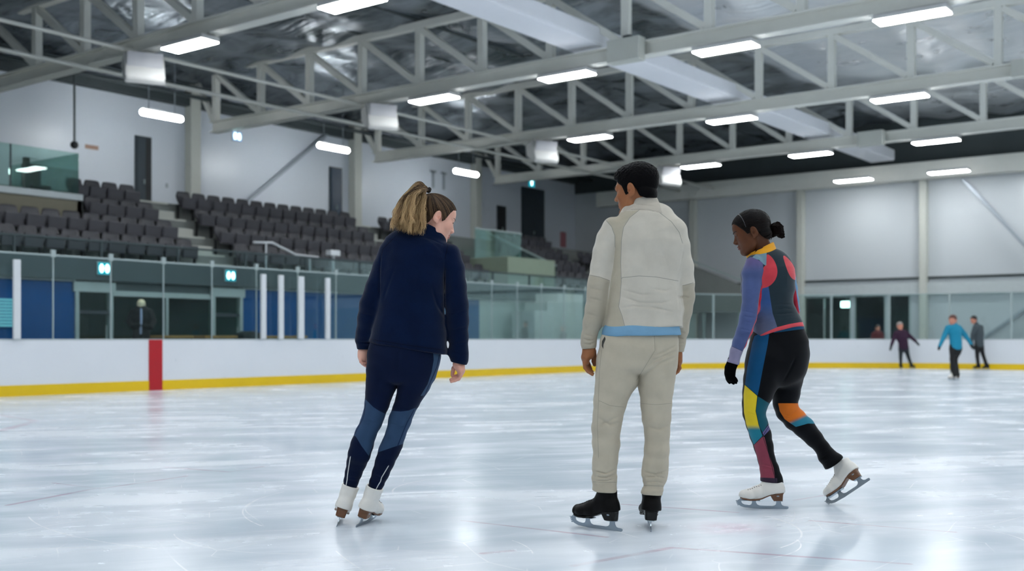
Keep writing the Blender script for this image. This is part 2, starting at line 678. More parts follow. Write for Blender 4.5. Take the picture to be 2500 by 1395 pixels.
# ---------------------------------------------------------------- ice
def ice_material():
    t = NT('skated_ice')
    v = t.coord()
    big = t.noise(v, 0.8, 3.0, 0.5, 0.8)
    rotv = t.coord((1, 1, 1), (0, 0, -(PSI + 0.30)))

    def streak(sx, sy, sc, det, rg_):
        mp = t.n('Mapping')
        mp.inputs['Scale'].default_value = (sx, sy, 1)
        t.l(rotv, mp.inputs[0])
        return t.noise(mp.outputs[0], sc, det, rg_, 0.5)
    mid = streak(0.40, 1.3, 1.3, 4.0, 0.55)
    fine = streak(0.2, 2.0, 2.2, 3.0, 0.55)
    mm = t.math('ADD', t.math('ADD', t.math('MULTIPLY', big, 0.35), t.math('MULTIPLY', mid, 0.5)), t.math('MULTIPLY', fine, 0.16))
    m = t.mr(mm, 0.34, 0.68)
    c = t.mix(m, col(200, 212, 224), col(232, 237, 244))
    frost = t.mr(t.noise(t.coord((1, 1, 1), (0, 0, 0.4)), 7.0, 4.0, 0.72), 0.58, 0.76)
    c = t.mix(t.math('MULTIPLY', frost, 0.09), c, col(246, 249, 252))
    # long fine skate scratches
    scr = None
    for k, (sc, am, fr_) in enumerate(((0.55, 0.32, 0.45), (0.95, 0.2, 0.7), (1.7, 0.14, 1.0))):
        nz = t.n('TexNoise')
        nz.inputs['Scale'].default_value = fr_
        nz.inputs['Detail'].default_value = 1.0
        t.l(t.coord((1, 1, 1), (0, 0, 0.7 * k)), nz.inputs['Vector'])
        sub = t.n('VectorMath', operation='SCALE')
        t.l(nz.outputs['Color'], sub.inputs[0])
        sub.inputs['Scale'].default_value = am * 2
        add = t.n('VectorMath', operation='ADD')
        t.l(v, add.inputs[0])
        t.l(sub.outputs[0], add.inputs[1])
        vo = t.n('TexVoronoi', feature='DISTANCE_TO_EDGE', voronoi_dimensions='2D')
        vo.inputs['Scale'].default_value = sc
        t.l(add.outputs[0], vo.inputs['Vector'])
        line = t.math('SUBTRACT', 1.0, t.mr(vo.outputs['Distance'], 0.0012 * (1 + k * 0.4), 0.0038 * (1 + k * 0.5)))
        brk = t.mr(t.noise(t.coord((1, 1, 1), (0, 0, 1.1 * k + 0.4)), 0.9 + 0.4 * k, 2.0, 0.65), 0.47, 0.62)
        line = t.math('MULTIPLY', line, brk)
        scr = line if scr is None else t.math('MAXIMUM', scr, line)
    sep = t.n('SeparateXYZ')
    t.l(v, sep.inputs[0])
    px, py = sep.outputs[0], sep.outputs[1]

    def arc(cx, cy, r, w, a0, a1):
        dx = t.math('SUBTRACT', px, cx)
        dy = t.math('SUBTRACT', py, cy)
        d = t.math('SQRT', t.math('ADD', t.math('MULTIPLY', dx, dx), t.math('MULTIPLY', dy, dy)))
        ring = t.math('SUBTRACT', 1.0, t.mr(t.math('ABSOLUTE', t.math('SUBTRACT', d, r)), w * 0.5, w))
        am = (a0 + a1) / 2
        ca = t.math('ADD', t.math('MULTIPLY', dx, math.cos(am)), t.math('MULTIPLY', dy, math.sin(am)))
        lim = t.math('GREATER_THAN', t.math('DIVIDE', ca, t.math('MAXIMUM', d, 0.01)), math.cos((a1 - a0) / 2))
        return t.math('MULTIPLY', ring, lim)

    def ice_xy(x, y):
        d = FPX * CAMH / (y - HZ)
        p = world((x - CX) / FPX * d, d)
        return p.x, p.y

    def three(p, q, r, w):
        (ax_, ay_), (bx, by), (cx, cy) = ice_xy(*p), ice_xy(*q), ice_xy(*r)
        d = 2 * (ax_ * (by - cy) + bx * (cy - ay_) + cx * (ay_ - by))
        ux = ((ax_ ** 2 + ay_ ** 2) * (by - cy) + (bx ** 2 + by ** 2) * (cy - ay_) + (cx ** 2 + cy ** 2) * (ay_ - by)) / d
        uy = ((ax_ ** 2 + ay_ ** 2) * (cx - bx) + (bx ** 2 + by ** 2) * (ax_ - cx) + (cx ** 2 + cy ** 2) * (bx - ax_)) / d
        R_ = math.hypot(ax_ - ux, ay_ - uy)
        am = math.atan2(by - uy, bx - ux)
        def off(a):
            e = math.atan2(a[1] - uy, a[0] - ux) - am
            return (e + math.pi) % (2 * math.pi) - math.pi
        lo, hi = sorted((off((ax_, ay_)), off((cx, cy))))
        h = max(-lo, hi)
        return arc(ux, uy, R_, w, am - h, am + h)

    marks = None
    for p, q, r, w in (((70, 1262), (160, 1305), (280, 1328), 0.006),
                       ((0, 1312), (330, 1290), (800, 1238), 0.004),
                       ((640, 1285), (597, 1240), (690, 1202), 0.006),
                       ((425, 1305), (520, 1340), (660, 1352), 0.005),
                       ((1905, 1338), (1955, 1298), (1930, 1280), 0.007),
                       ((1890, 1362), (1945, 1345), (1945, 1318), 0.005),
                       ((960, 1205), (1060, 1170), (1250, 1160), 0.008),
                       ((10, 1188), (240, 1172), (520, 1140), 0.006),
                       ((1250, 1320), (1285, 1335), (1300, 1350), 0.005),
                       ((1640, 1150), (1760, 1132), (2000, 1130), 0.010),
                       ((2050, 1290), (2300, 1282), (2500, 1320), 0.005),
                       ((820, 1346), (850, 1370), (888, 1395), 0.004)):
        a = three(p, q, r, w)
        marks = a if marks is None else t.math('MAXIMUM', marks, a)
    brk = t.mr(t.noise(v, 9.0, 3.0, 0.6), 0.3, 0.6, 0.25, 1.0)
    allm = t.math('MAXIMUM', t.math('MULTIPLY', scr, 0.75), t.math('MULTIPLY', marks, brk))
    c = t.mix(t.math('MULTIPLY', allm, 0.8), c, col(252, 253, 255))

    def seg(p, q, w):
        (x0, y0), (x1, y1) = ice_xy(*p), ice_xy(*q)
        L = math.hypot(x1 - x0, y1 - y0)
        ux, uy = (x1 - x0) / L, (y1 - y0) / L
        dx = t.math('SUBTRACT', px, x0)
        dy = t.math('SUBTRACT', py, y0)
        s = t.math('ADD', t.math('MULTIPLY', dx, ux), t.math('MULTIPLY', dy, uy))
        sc_ = t.math('MINIMUM', t.math('MAXIMUM', s, 0.0), L)
        ex = t.math('SUBTRACT', dx, t.math('MULTIPLY', sc_, ux))
        ey = t.math('SUBTRACT', dy, t.math('MULTIPLY', sc_, uy))
        d = t.math('SQRT', t.math('ADD', t.math('MULTIPLY', ex, ex), t.math('MULTIPLY', ey, ey)))
        return t.math('SUBTRACT', 1.0, t.mr(d, w * 0.4, w))

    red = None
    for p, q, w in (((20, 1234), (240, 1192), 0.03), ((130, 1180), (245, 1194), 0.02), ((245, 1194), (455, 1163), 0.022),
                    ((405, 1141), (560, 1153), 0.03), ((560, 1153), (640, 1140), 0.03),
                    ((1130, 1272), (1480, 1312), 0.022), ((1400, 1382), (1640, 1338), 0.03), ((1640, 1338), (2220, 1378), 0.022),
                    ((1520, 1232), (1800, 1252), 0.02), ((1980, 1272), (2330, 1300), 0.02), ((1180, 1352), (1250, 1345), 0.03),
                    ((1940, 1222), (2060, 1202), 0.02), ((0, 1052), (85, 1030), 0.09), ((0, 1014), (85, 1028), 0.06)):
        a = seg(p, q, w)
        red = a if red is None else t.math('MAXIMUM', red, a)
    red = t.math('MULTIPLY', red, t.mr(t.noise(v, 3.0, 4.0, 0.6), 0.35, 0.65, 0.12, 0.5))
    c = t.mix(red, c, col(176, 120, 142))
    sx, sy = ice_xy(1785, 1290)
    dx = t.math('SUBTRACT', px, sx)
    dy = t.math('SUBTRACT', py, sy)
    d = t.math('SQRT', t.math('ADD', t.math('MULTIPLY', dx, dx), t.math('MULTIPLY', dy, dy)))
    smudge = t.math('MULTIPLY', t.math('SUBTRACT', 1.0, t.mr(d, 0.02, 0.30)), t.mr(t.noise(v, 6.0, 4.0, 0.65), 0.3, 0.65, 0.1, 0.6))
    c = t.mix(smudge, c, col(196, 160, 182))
    rough = t.math('ADD', t.mr(m, 0.0, 1.0, 0.18, 0.30), t.math('MULTIPLY', frost, 0.03))
    return t.pbr(c, rough, 0.0, 0.27)


M['ice'] = ice_material()

ORD = ['first', 'second', 'third', 'fourth', 'fifth', 'sixth', 'seventh', 'eighth', 'ninth', 'tenth', 'eleventh',
       'twelfth', 'thirteenth', 'fourteenth', 'fifteenth', 'sixteenth', 'seventeenth', 'eighteenth', 'nineteenth', 'twentieth']

# ================================================================= room shell
XL, XR, YB, YF = -29.0, 16.0, -14.0, 43.3


def shell():
    bm = bmesh.new()
    n = 2
    box(bm, -18.55, 12.0, YB, 38.25, -0.05, 0.0)
    struct('floor', bm, M['ice'], label='scratched white ice sheet of the rink', cat='ice')
    bm = bmesh.new()
    box(bm, XL, XR, YB, YF + 4, -0.16, -0.06)
    struct('floor.001', bm, M['rubber'], label='dark floor around the rink', cat='floor')
    bm = bmesh.new()
    box(bm, XL - 0.2, XL, YB, YF, 0, 9.6)
    struct('wall_left', bm, M['wall'], label='tall pale wall behind the seating', cat='wall')
    bm = bmesh.new()
    box(bm, XR, XR + 0.2, YB, YF, 0, 9.6)
    struct('wall_right', bm, M['endwall'], label='pale side wall beyond the right of the picture', cat='wall')
    bm = bmesh.new()
    box(bm, XL, XR, YB - 0.2, YB, 0, 9.6)
    struct('wall_front', bm, M['endwall'], label='pale wall behind the camera', cat='wall')
    # far end wall: upper cladding, lower pieces between the openings
    bm = bmesh.new()
    box(bm, XL, XR, YF, YF + 0.2, 3.15, 7.8)
    box(bm, XL, -18.0, YF, YF + 0.2, 0, 3.15)
    box(bm, -15.78, -15.64, YF, YF + 0.2, 0, 3.15)
    box(bm, -14.40, -14.30, YF, YF + 0.2, 0, 3.15)
    box(bm, -13.45, XR, YF, YF + 0.2, 0, 3.15)
    struct('wall_back', bm, M['endwall'], label='grey white end wall with windows along its foot', cat='wall')
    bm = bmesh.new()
    box(bm, XL, XR, YF - 0.02, YF + 0.2, 7.8, 9.8)  # shade under the roof, put on as a dark grey wall strip
    struct('trim_1', bm, M['darkroof'], label='roof shade painted as a dark strip atop the end wall')
    bm = bmesh.new()
    box(bm, -26.0, XR, YF - 0.14, YF, 2.72, 3.15)
    struct('trim_2', bm, M['trimwhite'], label='pale band above the end wall windows')
    bm = bmesh.new()
    box(bm, -26.0, XR, YF - 0.10, YF, 3.30, 3.38)
    struct('trim_3', bm, M['darkroof'], label='thin dark rail above the pale band on the end wall')
    bm = bmesh.new()
    box(bm, -27.5, XR, YF - 0.50, YF - 0.02, 7.06, 7.72)
    struct('trim_4', bm, M['steel'], label='deep pale beam along the top of the end wall')
    # lobby behind the end windows
    bm = bmesh.new()
    box(bm, -19, -12.6, YF + 3.4, YF + 3.5, 0, 3.2)
    box(bm, -19, -12.6, YF + 0.2, YF + 3.5, 3.2, 3.3)
    box(bm, -19.1, -19, YF + 0.2, YF + 3.5, 0, 3.2)
    box(bm, -12.6, -12.5, YF + 0.2, YF + 3.5, 0, 3.2)
    box(bm, -15.75, -15.65, YF + 0.2, YF + 3.5, 0, 3.2)
    struct('wall_lobby', bm, M['door'], label='dark lobby behind the end wall windows', cat='wall')
    for k, (a, b) in enumerate(((-18.0, -15.78), (-15.64, -14.40), (-14.30, -13.45))):
        bm = bmesh.new()
        for x in (a, b - 0.05, (a + b) / 2 - 0.02):
            if x == (a + b) / 2 - 0.02 and k:
                continue
            box(bm, x, x + 0.05, YF - 0.03, YF + 0.06, 0, 2.72)
        box(bm, a + 0.05, b - 0.05, YF - 0.03, YF + 0.06, 2.66, 2.72)
        w = struct('window_%d' % (k + 1), bm, M['frame'], label='%s lobby window in the end wall' % ORD[k], cat='window')
        bm = bmesh.new()
        box(bm, a + 0.05, b - 0.05, YF, YF + 0.012, 0, 2.66)
        obj('pane', bm, M['greenglass'], w)
    # roof insulation sagging between purlins
    xs = np.arange(XL, XR + 0.01, 0.2)
    ys = np.arange(YB, YF + 0.3, 0.55)
    X, Y = np.meshgrid(xs, ys, indexing='ij')
    base = np.where(X < -14, 9.55 + (X + 14) * 0.03, 9.55 - (X + 14) * 0.022)
    P = np.stack([X.ravel(), Y.ravel(), 0 * X.ravel()], 1).astype(np.float32)
    amp = 0.13 + 0.06 * vnoise(P, (0.3, 0.2, 1), 3).reshape(X.shape)
    Z = base - amp * np.sin(np.pi * (X + 27.7) / 2.09) ** 2 - 0.10 * np.abs(np.sin(np.pi * (Y - 14.6) / 3.5)) \
        + 0.05 * vnoise(P, (0.5, 1.1, 1), 5).reshape(X.shape)
    V = np.stack([X.ravel(), Y.ravel(), Z.ravel()], 1)
    nx, ny = X.shape
    idx = np.arange(nx * ny).reshape(nx, ny)
    Q = np.stack([idx[:-1, :-1], idx[:-1, 1:], idx[1:, 1:], idx[1:, :-1]], -1).reshape(-1, 4)
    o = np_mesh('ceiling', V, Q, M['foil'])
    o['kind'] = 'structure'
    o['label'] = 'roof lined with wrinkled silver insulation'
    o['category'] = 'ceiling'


shell()

# ---------------------------------------------------------------- columns
LY = [14.6, 21.6, 28.7, 35.7]
for k, y in enumerate([14.6, 21.6, 28.7, 35.7]):
    bm = bmesh.new()
    box(bm, XL, XL + 0.32, y - 0.19, y + 0.19, 0, 9.2, 0.02)
    t = tag(obj('wall_column', bm, M['column']),
            'cream steel column on the stand wall, %s' % ('hidden behind the glazed box', 'at the left end of the middle seat block',
                                                       'above the right end of the middle seat block', 'right of the standing woman with a ponytail')[k],
            'column', 'columns on the stand wall')
for k, a in enumerate((22.7, 17.8, 12.9, 8.0)):
    bm = bmesh.new()
    box(bm, -a - 0.13, -a + 0.13, YF - 0.34, YF, 0, 7.06, 0.02)
    tag(obj('wall_column', bm, M['column']),
        'pale steel column on the end wall, %s' % ('near the corner behind the man', 'behind the crouching skater', 'above the skater in purple', 'off the right edge')[k],
        'column', 'columns on the end wall')


def brace(a, b, label):
    bm = bmesh.new()
    bar(bm, a, b, 0.09, 0.12, 0.01)
    tag(obj('wall_brace', bm, M['pipe']), label, 'brace')


brace((XL + 0.12, 24.0 - 1.2, 4.75), (XL + 0.12, 27.75, 8.6), 'thin diagonal steel brace on the wall above the middle seat block')
brace((-11.5, YF - 0.17, 7.0), (-8.9, YF - 0.17, 3.9), 'upper diagonal steel brace on the right of the end wall')
brace((-12.0, YF - 0.17, 0.1), (-8.8, YF - 0.17, 2.45), 'lower diagonal steel brace behind the skater in grey')

# ---------------------------------------------------------------- roof trusses
NODES = [27.7 - 2.09 * k for k in range(21)]
TR_LAB = ['nearest of the visible roof trusses, crossing the top left corner', 'second nearest roof truss, carrying four lit lamps',
          'third nearest roof truss, crossing the middle of the picture', 'farthest full roof truss, in front of the end wall']


def truss(y, label):
    t = thing('roof_truss', 'off white steel ' + label if False else label, 'truss', (0, y, 0), 0, 'steel roof trusses')
    zb, zt = 7.5, 9.12
    bm = bmesh.new()
    box(bm, -27.85, XR, -0.15, 0.15, zb - 0.17, zb - 0.135)
    box(bm, -27.85, XR, -0.15, 0.15, zb + 0.135, zb + 0.17)
    box(bm, -27.85, XR, -0.018, 0.018, zb - 0.135, zb + 0.135)
    obj('bottom_chord', bm, M['steel'], t)
    bm = bmesh.new()
    box(bm, XL + 0.32, XR, -0.1, 0.1, zt - 0.02, zt + 0.16)
    obj('top_chord', bm, M['steel'], t)
    for a in NODES:
        bm = bmesh.new()
        box(bm, -a - 0.09, -a + 0.09, -0.09, 0.09, zb + 0.17, zt - 0.02)
        obj('vertical_strut', bm, M['steel'], t)
        bm = bmesh.new()
        bar(bm, (-a - 2.0, 0, zt - 0.06), (-a - 0.1, 0, zb + 0.24), 0.155, 0.155)
        if a < 27:
            obj('diagonal_strut', bm, M['steel'], t)
        else:
            bm.free()
            bm = bmesh.new()
            bar(bm, (XL + 0.34, 0, zt - 0.06), (-a - 0.1, 0, zb + 0.2), 0.13, 0.13)
            obj('diagonal_strut', bm, M['steel'], t)
    return t


for y, lb in zip(LY, TR_LAB):
    truss(y, lb)

# purlins showing at the left under the roof
for k, a in enumerate((28.3, 27.7, 26.6, 25.61, 24.5, 23.52, 21.43, 19.34, 17.25)):
    bm = bmesh.new()
    z = 9.28 if a < 28 else 8.62
    box(bm, -a - 0.05, -a + 0.05, 4, YF - 0.1, z, z + 0.16)
    tag(obj('roof_purlin', bm, M['darkroof']),
        'dark roof purlin running above the seating, %s from the stand wall' % ORD[k], 'purlin', 'dark purlins under the roof')
bm = bmesh.new()
box(bm, XL, XL + 0.28, 2, YF - 0.2, 8.25, 8.6)
o = struct('trim_5', bm, M['darkroof'], label='dark eaves strip along the top of the stand wall')

# ---------------------------------------------------------------- duct
bm = bmesh.new()
box(bm, -14.67, -13.72, -4.0, 42.3, 7.78, 8.2, 0.06)
tag(obj('air_duct', bm, M['duct']), 'long wide white duct running under the roof through the trusses', 'duct')


# ---------------------------------------------------------------- lamps
def lamp_proto():
    t = thing('ceiling_light', 'x', 'ceiling light')
    bm = bmesh.new()
    box(bm, -0.70, 0.70, -0.23, 0.23, 0.0, 0.10, 0.02)
    obj('housing', bm, M['speaker'], t)
    bm = bmesh.new()
    box(bm, -0.68, 0.68, -0.22, 0.22, -0.025, 0.0, 0.01)
    obj('diffuser', bm, M['lamp'], t, label='glowing white cover')
    for s in (-0.5, 0.5):
        bm = bmesh.new()
        box(bm, s - 0.012, s + 0.012, -0.012, 0.012, 0.10, 0.13)
        obj('hanger', bm, M['frame'], t)
    return t


lampP = lamp_proto()
used = [False]


def lamp(a, y, z, label, group):
    o = lampP if not used[0] else copy_tree(lampP)
    used[0] = True
    o.location = (-a, y, z)
    o['label'] = label
    o['group'] = group


vis = [(14.45, 7.17, (19.4, 14.6), 'nearest roof truss at top left', 2),
       (21.6, 7.20, (18.85, 14.7, 10.6, 6.68), 'second nearest roof truss', 4),
       (28.7, 7.20, (18.67, 13.9, 9.19), 'third roof truss', 3),
       (35.7, 7.20, (18.5, 14.4, 10.3), 'farthest roof truss', 3),
       (41.4, 7.04, (15.0, 11.5), 'beam of the end wall', 2)]
for y, z, aa, nm, n in vis:
    for k, a in enumerate(aa):
        lamp(a, y, z, 'lit rectangular lamp under the %s, %s from the left' % (nm, ORD[k]), 'lit lamps under the roof trusses')
for y, aa in ((14.6, (10.4, 6.3, 2.2, -1.9, -6, -10)), (21.6, (2.6, -1.5, -5.6, -9.7)), (28.7, (4.6, 0.1, -4.5, -9)),
              (35.7, (6.2, 2.1, -2, -6, -10)), (42.45, (7.9, 3.8, -0.3)), (7.5, (18.6, 14.5, 10.4, 6.3, 2.2, -1.9, -6, -10)),
              (0.4, (18.6, 14.5, 10.4, 6.3, 2.2, -1.9, -6, -10)), (-6.6, (18.6, 12.5, 6.3, 2.2, -4, -10))):
    for a in aa:
        lamp(a, y, 7.2, 'lit rectangular lamp above the ice outside the picture', 'lamps outside the picture')


def hang_proto():
    t = thing('hanging_light', 'x', 'hanging light')
    bm = bmesh.new()
    tube(bm, [(0, -0.6, 0.0), (0, 0.6, 0.0)], 0.085, 16)
    ball(bm, (0, -0.6, 0), 0.085)
    ball(bm, (0, 0.6, 0), 0.085)
    obj('glowing_tube', bm, M['tube'], t, True)
    bm = bmesh.new()
    box(bm, -0.05, 0.05, -0.6, 0.6, 0.06, 0.12, 0.01)
    obj('housing', bm, M['speaker'], t)
    for s in (-0.42, 0.42):
        bm = bmesh.new()
        tube(bm, [(0, s, 0.1), (0, s, 2.2)], 0.012, 6)
        obj('suspension_rod', bm, M['pipe'], t)
    return t


hp = hang_proto()
for k, (y, lb) in enumerate(((18.45, 'left of the three'), (24.9, 'middle of the three'),
                             (31.6, 'above the ponytail'))):
    o = hp if k == 0 else copy_tree(hp)
    o.location = (-26.0, y, 7.14)
    o['label'] = 'glowing tube lamp over the seating, ' + lb
    o['group'] = 'tube lamps over the seating'


# ---------------------------------------------------------------- loudspeakers and white boxes on the trusses
def speaker_proto():
    t = thing('loudspeaker', 'x', 'loudspeaker')
    bm = bmesh.new()
    poly = [(-0.34, 0.26), (0.16, 0.36), (0.40, -0.26), (0.30, -0.36), (-0.26, -0.10)]
    prism(bm, poly, -0.42, 0.42, 'y')
    bmesh.ops.bevel(bm, geom=bm.edges[:], offset=0.02, segments=2, affect='EDGES')
    obj('case', bm, M['speaker'], t)
    bm = bmesh.new()
    R = Matrix.Translation((0.285, 0, 0.05)) @ Matrix.Rotation(math.radians(21.2), 4, 'Y')
    box(bm, -0.004, 0.016, -0.37, 0.37, -0.29, 0.29, 0.006, R)
    obj('grille', bm, M['grille'], t)
    for s in (-0.3, 0.3):
        bm = bmesh.new()
        box(bm, -0.03, 0.03, s - 0.02, s + 0.02, 0.25, 0.40)
        obj('bracket', bm, M['darkroof'], t)
    return t


sp = speaker_proto()
for k, (a, y, lb) in enumerate(((21.25, 14.6, 'below the nearest truss at top left'), (20.8, 21.6, 'left of the woman, below the second truss'),
                                (20.5, 28.7, 'right of the woman, below the third truss'), (19.9, 35.7, 'just behind the head of the man'))):
    o = sp if k == 0 else copy_tree(sp)
    o.location = (-a, y, 6.93)
    o.rotation_euler = (0, 0, math.radians(-28))
    o['label'] = 'white loudspeaker box ' + lb
    o['group'] = 'loudspeakers over the side of the rink'
for k, (a, y, w, h, lb) in enumerate(((12.9, 21.37, 0.84, 0.52, 'top centre, on the second truss over the man'),
                                      (12.25, 35.47, 0.84, 0.46, 'at the end of the white duct'), (6.0, 28.47, 0.84, 0.42, 'cut off by the right edge'))):
    t = thing('truss_box', 'flat white box fixed to a truss, ' + lb, 'box', (-a, y, 7.46), 0, 'white boxes on the trusses')
    bm = bmesh.new()
    box(bm, -w / 2, w / 2, -0.22, 0.08, -h / 2, h / 2, 0.02)
    obj('case', bm, M['column'], t)
    bm = bmesh.new()
    box(bm, -0.1, 0.1, -0.04, 0.04, h / 2, h / 2 + 0.10)
    obj('bracket', bm, M['darkroof'], t)

# long pipes along the hall
for pts, r, lb in ((((-21.55, 3, 7.40), (-21.55, 43.0, 7.42)), 0.045, 'upper thin pipe running past the loudspeakers'),
                   (((-23.2, 3, 7.2), (-23.2, 43.0, 7.42)), 0.05, 'lower thin pipe over the front of the seating'),
                   (((-27.9, 3, 8.34), (-27.9, 43.0, 8.34)), 0.06, 'dark pipe tucked under the eaves')):
    bm = bmesh.new()
    tube(bm, pts, r, 10)
    tag(obj('ceiling_pipe', bm, M['steel'] if r < 0.055 else M['darkroof'], None, True), lb, 'pipe')

# ================================================================= dasher boards and glass
XB, YE, RC = -18.5, 38.2, 9.6


def rink_path(step=0.6, y0=-13.5):
    P = []
    y = y0
    while y < YE - RC:
        P.append((XB, y))
        y += step
    n = int(RC * math.pi / 2 / step)
    for k in range(n + 1):
        t = math.pi - k / n * math.pi / 2
        P.append((XB + RC + RC * math.cos(t), YE - RC + RC * math.sin(t)))
    x = XB + RC + step
    while x < 12:
        P.append((x, YE))
        x += step
    return P


path = rink_path()
rb = thing('rink_boards', 'white plastic rink boards with yellow kick strip round the ice', 'rink boards', (XB, 12.98, 0))
inv = Matrix.Translation((-XB, -12.98, 0))


def swept(name, prof, mat, label=None):
    bm = bmesh.new()
    sweep(bm, path, prof)
    bmesh.ops.transform(bm, matrix=inv, verts=bm.verts)
    return obj(name, bm, mat, rb, label=label)


swept('board_panel', [(0, 0), (0.11, 0), (0.11, 0.97), (0, 0.97)], M['board'], 'white board facing')
swept('cap_rail', [(-0.004, 0.97), (0.12, 0.97), (0.12, 0.999), (-0.004, 0.999)], M['trimwhite'])
swept('kick_plate', [(-0.012, 0.0), (0, 0), (0, 0.19), (-0.012, 0.19)], M['yellow'], 'yellow kick strip along the ice')
bm = bmesh.new()
box(bm, -0.02, 0.018, -0.15, 0.15, 0.0, 0.985)
obj('centre_line_stripe', bm, M['red'], rb, label='red upright stripe across the board')

# glass panes round the rink
gl = thing('glass_screen', 'clear glass screen standing on the rink boards', 'glass screen', (XB - 0.05, 12.98, 1.0))
ginv = Matrix.Translation((-(XB - 0.05), -12.98, -1.0))


def at_len(P, s):
    for a, b in zip(P[:-1], P[1:]):
        L = math.hypot(b[0] - a[0], b[1] - a[1])
        if s <= L:
            return (a[0] + (b[0] - a[0]) * s / L, a[1] + (b[1] - a[1]) * s / L)
        s -= L
    return P[-1]


GP = [(x - 0.055 if y < YE - RC else x, y) for x, y in rink_path(0.3, 7.4)]
GP = []
for i, (x, y) in enumerate(rink_path(0.3, 7.4)):
    cx, cy = max(x, XB + RC) if y >= YE - RC else x, min(y, YE - RC)
    d = math.hypot(x - (XB + RC), y - (YE - RC))
    if y < YE - RC:
        GP.append((x - 0.055, y))
    elif x < XB + RC:
        GP.append((x - 0.055 * (XB + RC - x) / RC, y + 0.055 * (y - (YE - RC)) / RC))
    else:
        GP.append((x, y + 0.055))
tot = sum(math.hypot(b[0] - a[0], b[1] - a[1]) for a, b in zip(GP[:-1], GP[1:]))
s = 0.0
PW = 1.16
joints = []
while s < tot - PW:
    p, q = at_len(GP, s), at_len(GP, s + PW)
    joints.append(p)
    bm = bmesh.new()
    bar(bm, (p[0], p[1], 1.75), (q[0], q[1], 1.75), 0.012, 1.5)
    bmesh.ops.transform(bm, matrix=ginv, verts=bm.verts)
    obj('glass_pane', bm, M['glass'], gl)
    s += PW
    if p[0] > XB + 2 and PW < 2:
        PW = 1.9
for i, p in enumerate(joints):
    bm = bmesh.new()
    if p[0] < XB + 1:
        box(bm, p[0] - 0.010, p[0] + 0.010, p[1] - 0.011, p[1] + 0.011, 1.0, 2.5)
        box(bm, p[0] - 0.02, p[0] + 0.02, p[1] - 0.045, p[1] + 0.045, 2.47, 2.60)
        m = M['frame']
    else:
        box(bm, p[0] - 0.028, p[0] + 0.028, p[1] - 0.028, p[1] + 0.028, 1.0, 2.5)
        m = M['frame']
    bmesh.ops.transform(bm, matrix=ginv, verts=bm.verts)
    obj('joint_post', bm, m, gl)
bm = bmesh.new()
sweep(bm, GP, [(-0.015, 2.49), (0.015, 2.49), (0.015, 2.52), (-0.015, 2.52)])
bmesh.ops.transform(bm, matrix=ginv, verts=bm.verts)
obj('top_edge', bm, M['frame'], gl)
for pxx, lb in ((41, 'at the far left beside the lit board'), (643, 'first of four in front of the blue wall'), (686, 'second of four in front of the blue wall'),
                (735, 'third and widest of four before the blue wall'), (800, 'fourth of four in front of the blue wall')):
    xr = (pxx - CX) / FPX
    d = (18.42) / (-CP * xr + SP)
    p = world(xr * d, d)
    bm = bmesh.new()
    w = 0.062 if pxx != 735 else 0.075
    box(bm, p.x - 0.03, p.x + 0.03, p.y - w, p.y + w, 1.0, 2.38, 0.01)
    tag(obj('white_post', bm, M['post']), 'white upright post on the rink boards, ' + lb, 'post', 'white posts on the boards')

# ================================================================= stands
AK = [22.8 + 0.8 * k for k in range(4)]
FK = [2.63 + 0.51 * k for k in range(4)]
prof = [(-22.0, 2.3), (-22.0, FK[0])]
for k in range(4):
    prof += [(-(AK[k] + 0.25), FK[k]), (-(AK[k] + 0.25), FK[k] + 0.51)]
prof += [(XL + 0.001, FK[3] + 0.51), (XL + 0.001, 2.3)]
bm = bmesh.new()
prism(bm, prof, 4.0, 42.0, 'y')
struct('floor.002', bm, M['riser'], label='stepped grey concrete terrace under the seats', cat='terrace')
bm = bmesh.new()
box(bm, -22.0, -21.86, 4.0, 31.0, 2.28, 2.78)
struct('trim_6', bm, M['fascia'], label='slate fascia below the front row of seats')
bm = bmesh.new()
box(bm, -22.0, -21.86, 31.0, 42.0, 2.28, 2.78)
struct('trim_7', bm, M['fascia'], label='slate fascia below the far seats')

# front railing of the stand, glass with rail
fr = thing('stand_railing', 'low glass railing along the front of the seating', 'railing', (-21.93, 12.0, 2.78))
y = 4.0
while y < 40:
    bm = bmesh.new()
    box(bm, -0.008, 0.008, y - 12 + 0.04, y - 12 + 1.96, 0.02, 0.34)
    obj('railing_pane', bm, M['glass'], fr)
    bm = bmesh.new()
    box(bm, -0.02, 0.02, y - 12 - 0.02, y - 12 + 0.02, 0, 0.36)
    obj('railing_post', bm, M['fascia'], fr)
    y += 2
bm = bmesh.new()
tube(bm, [(0, -8, 0.37), (0, 28, 0.37)], 0.025, 8)
obj('top_rail', bm, M['fascia'], fr)


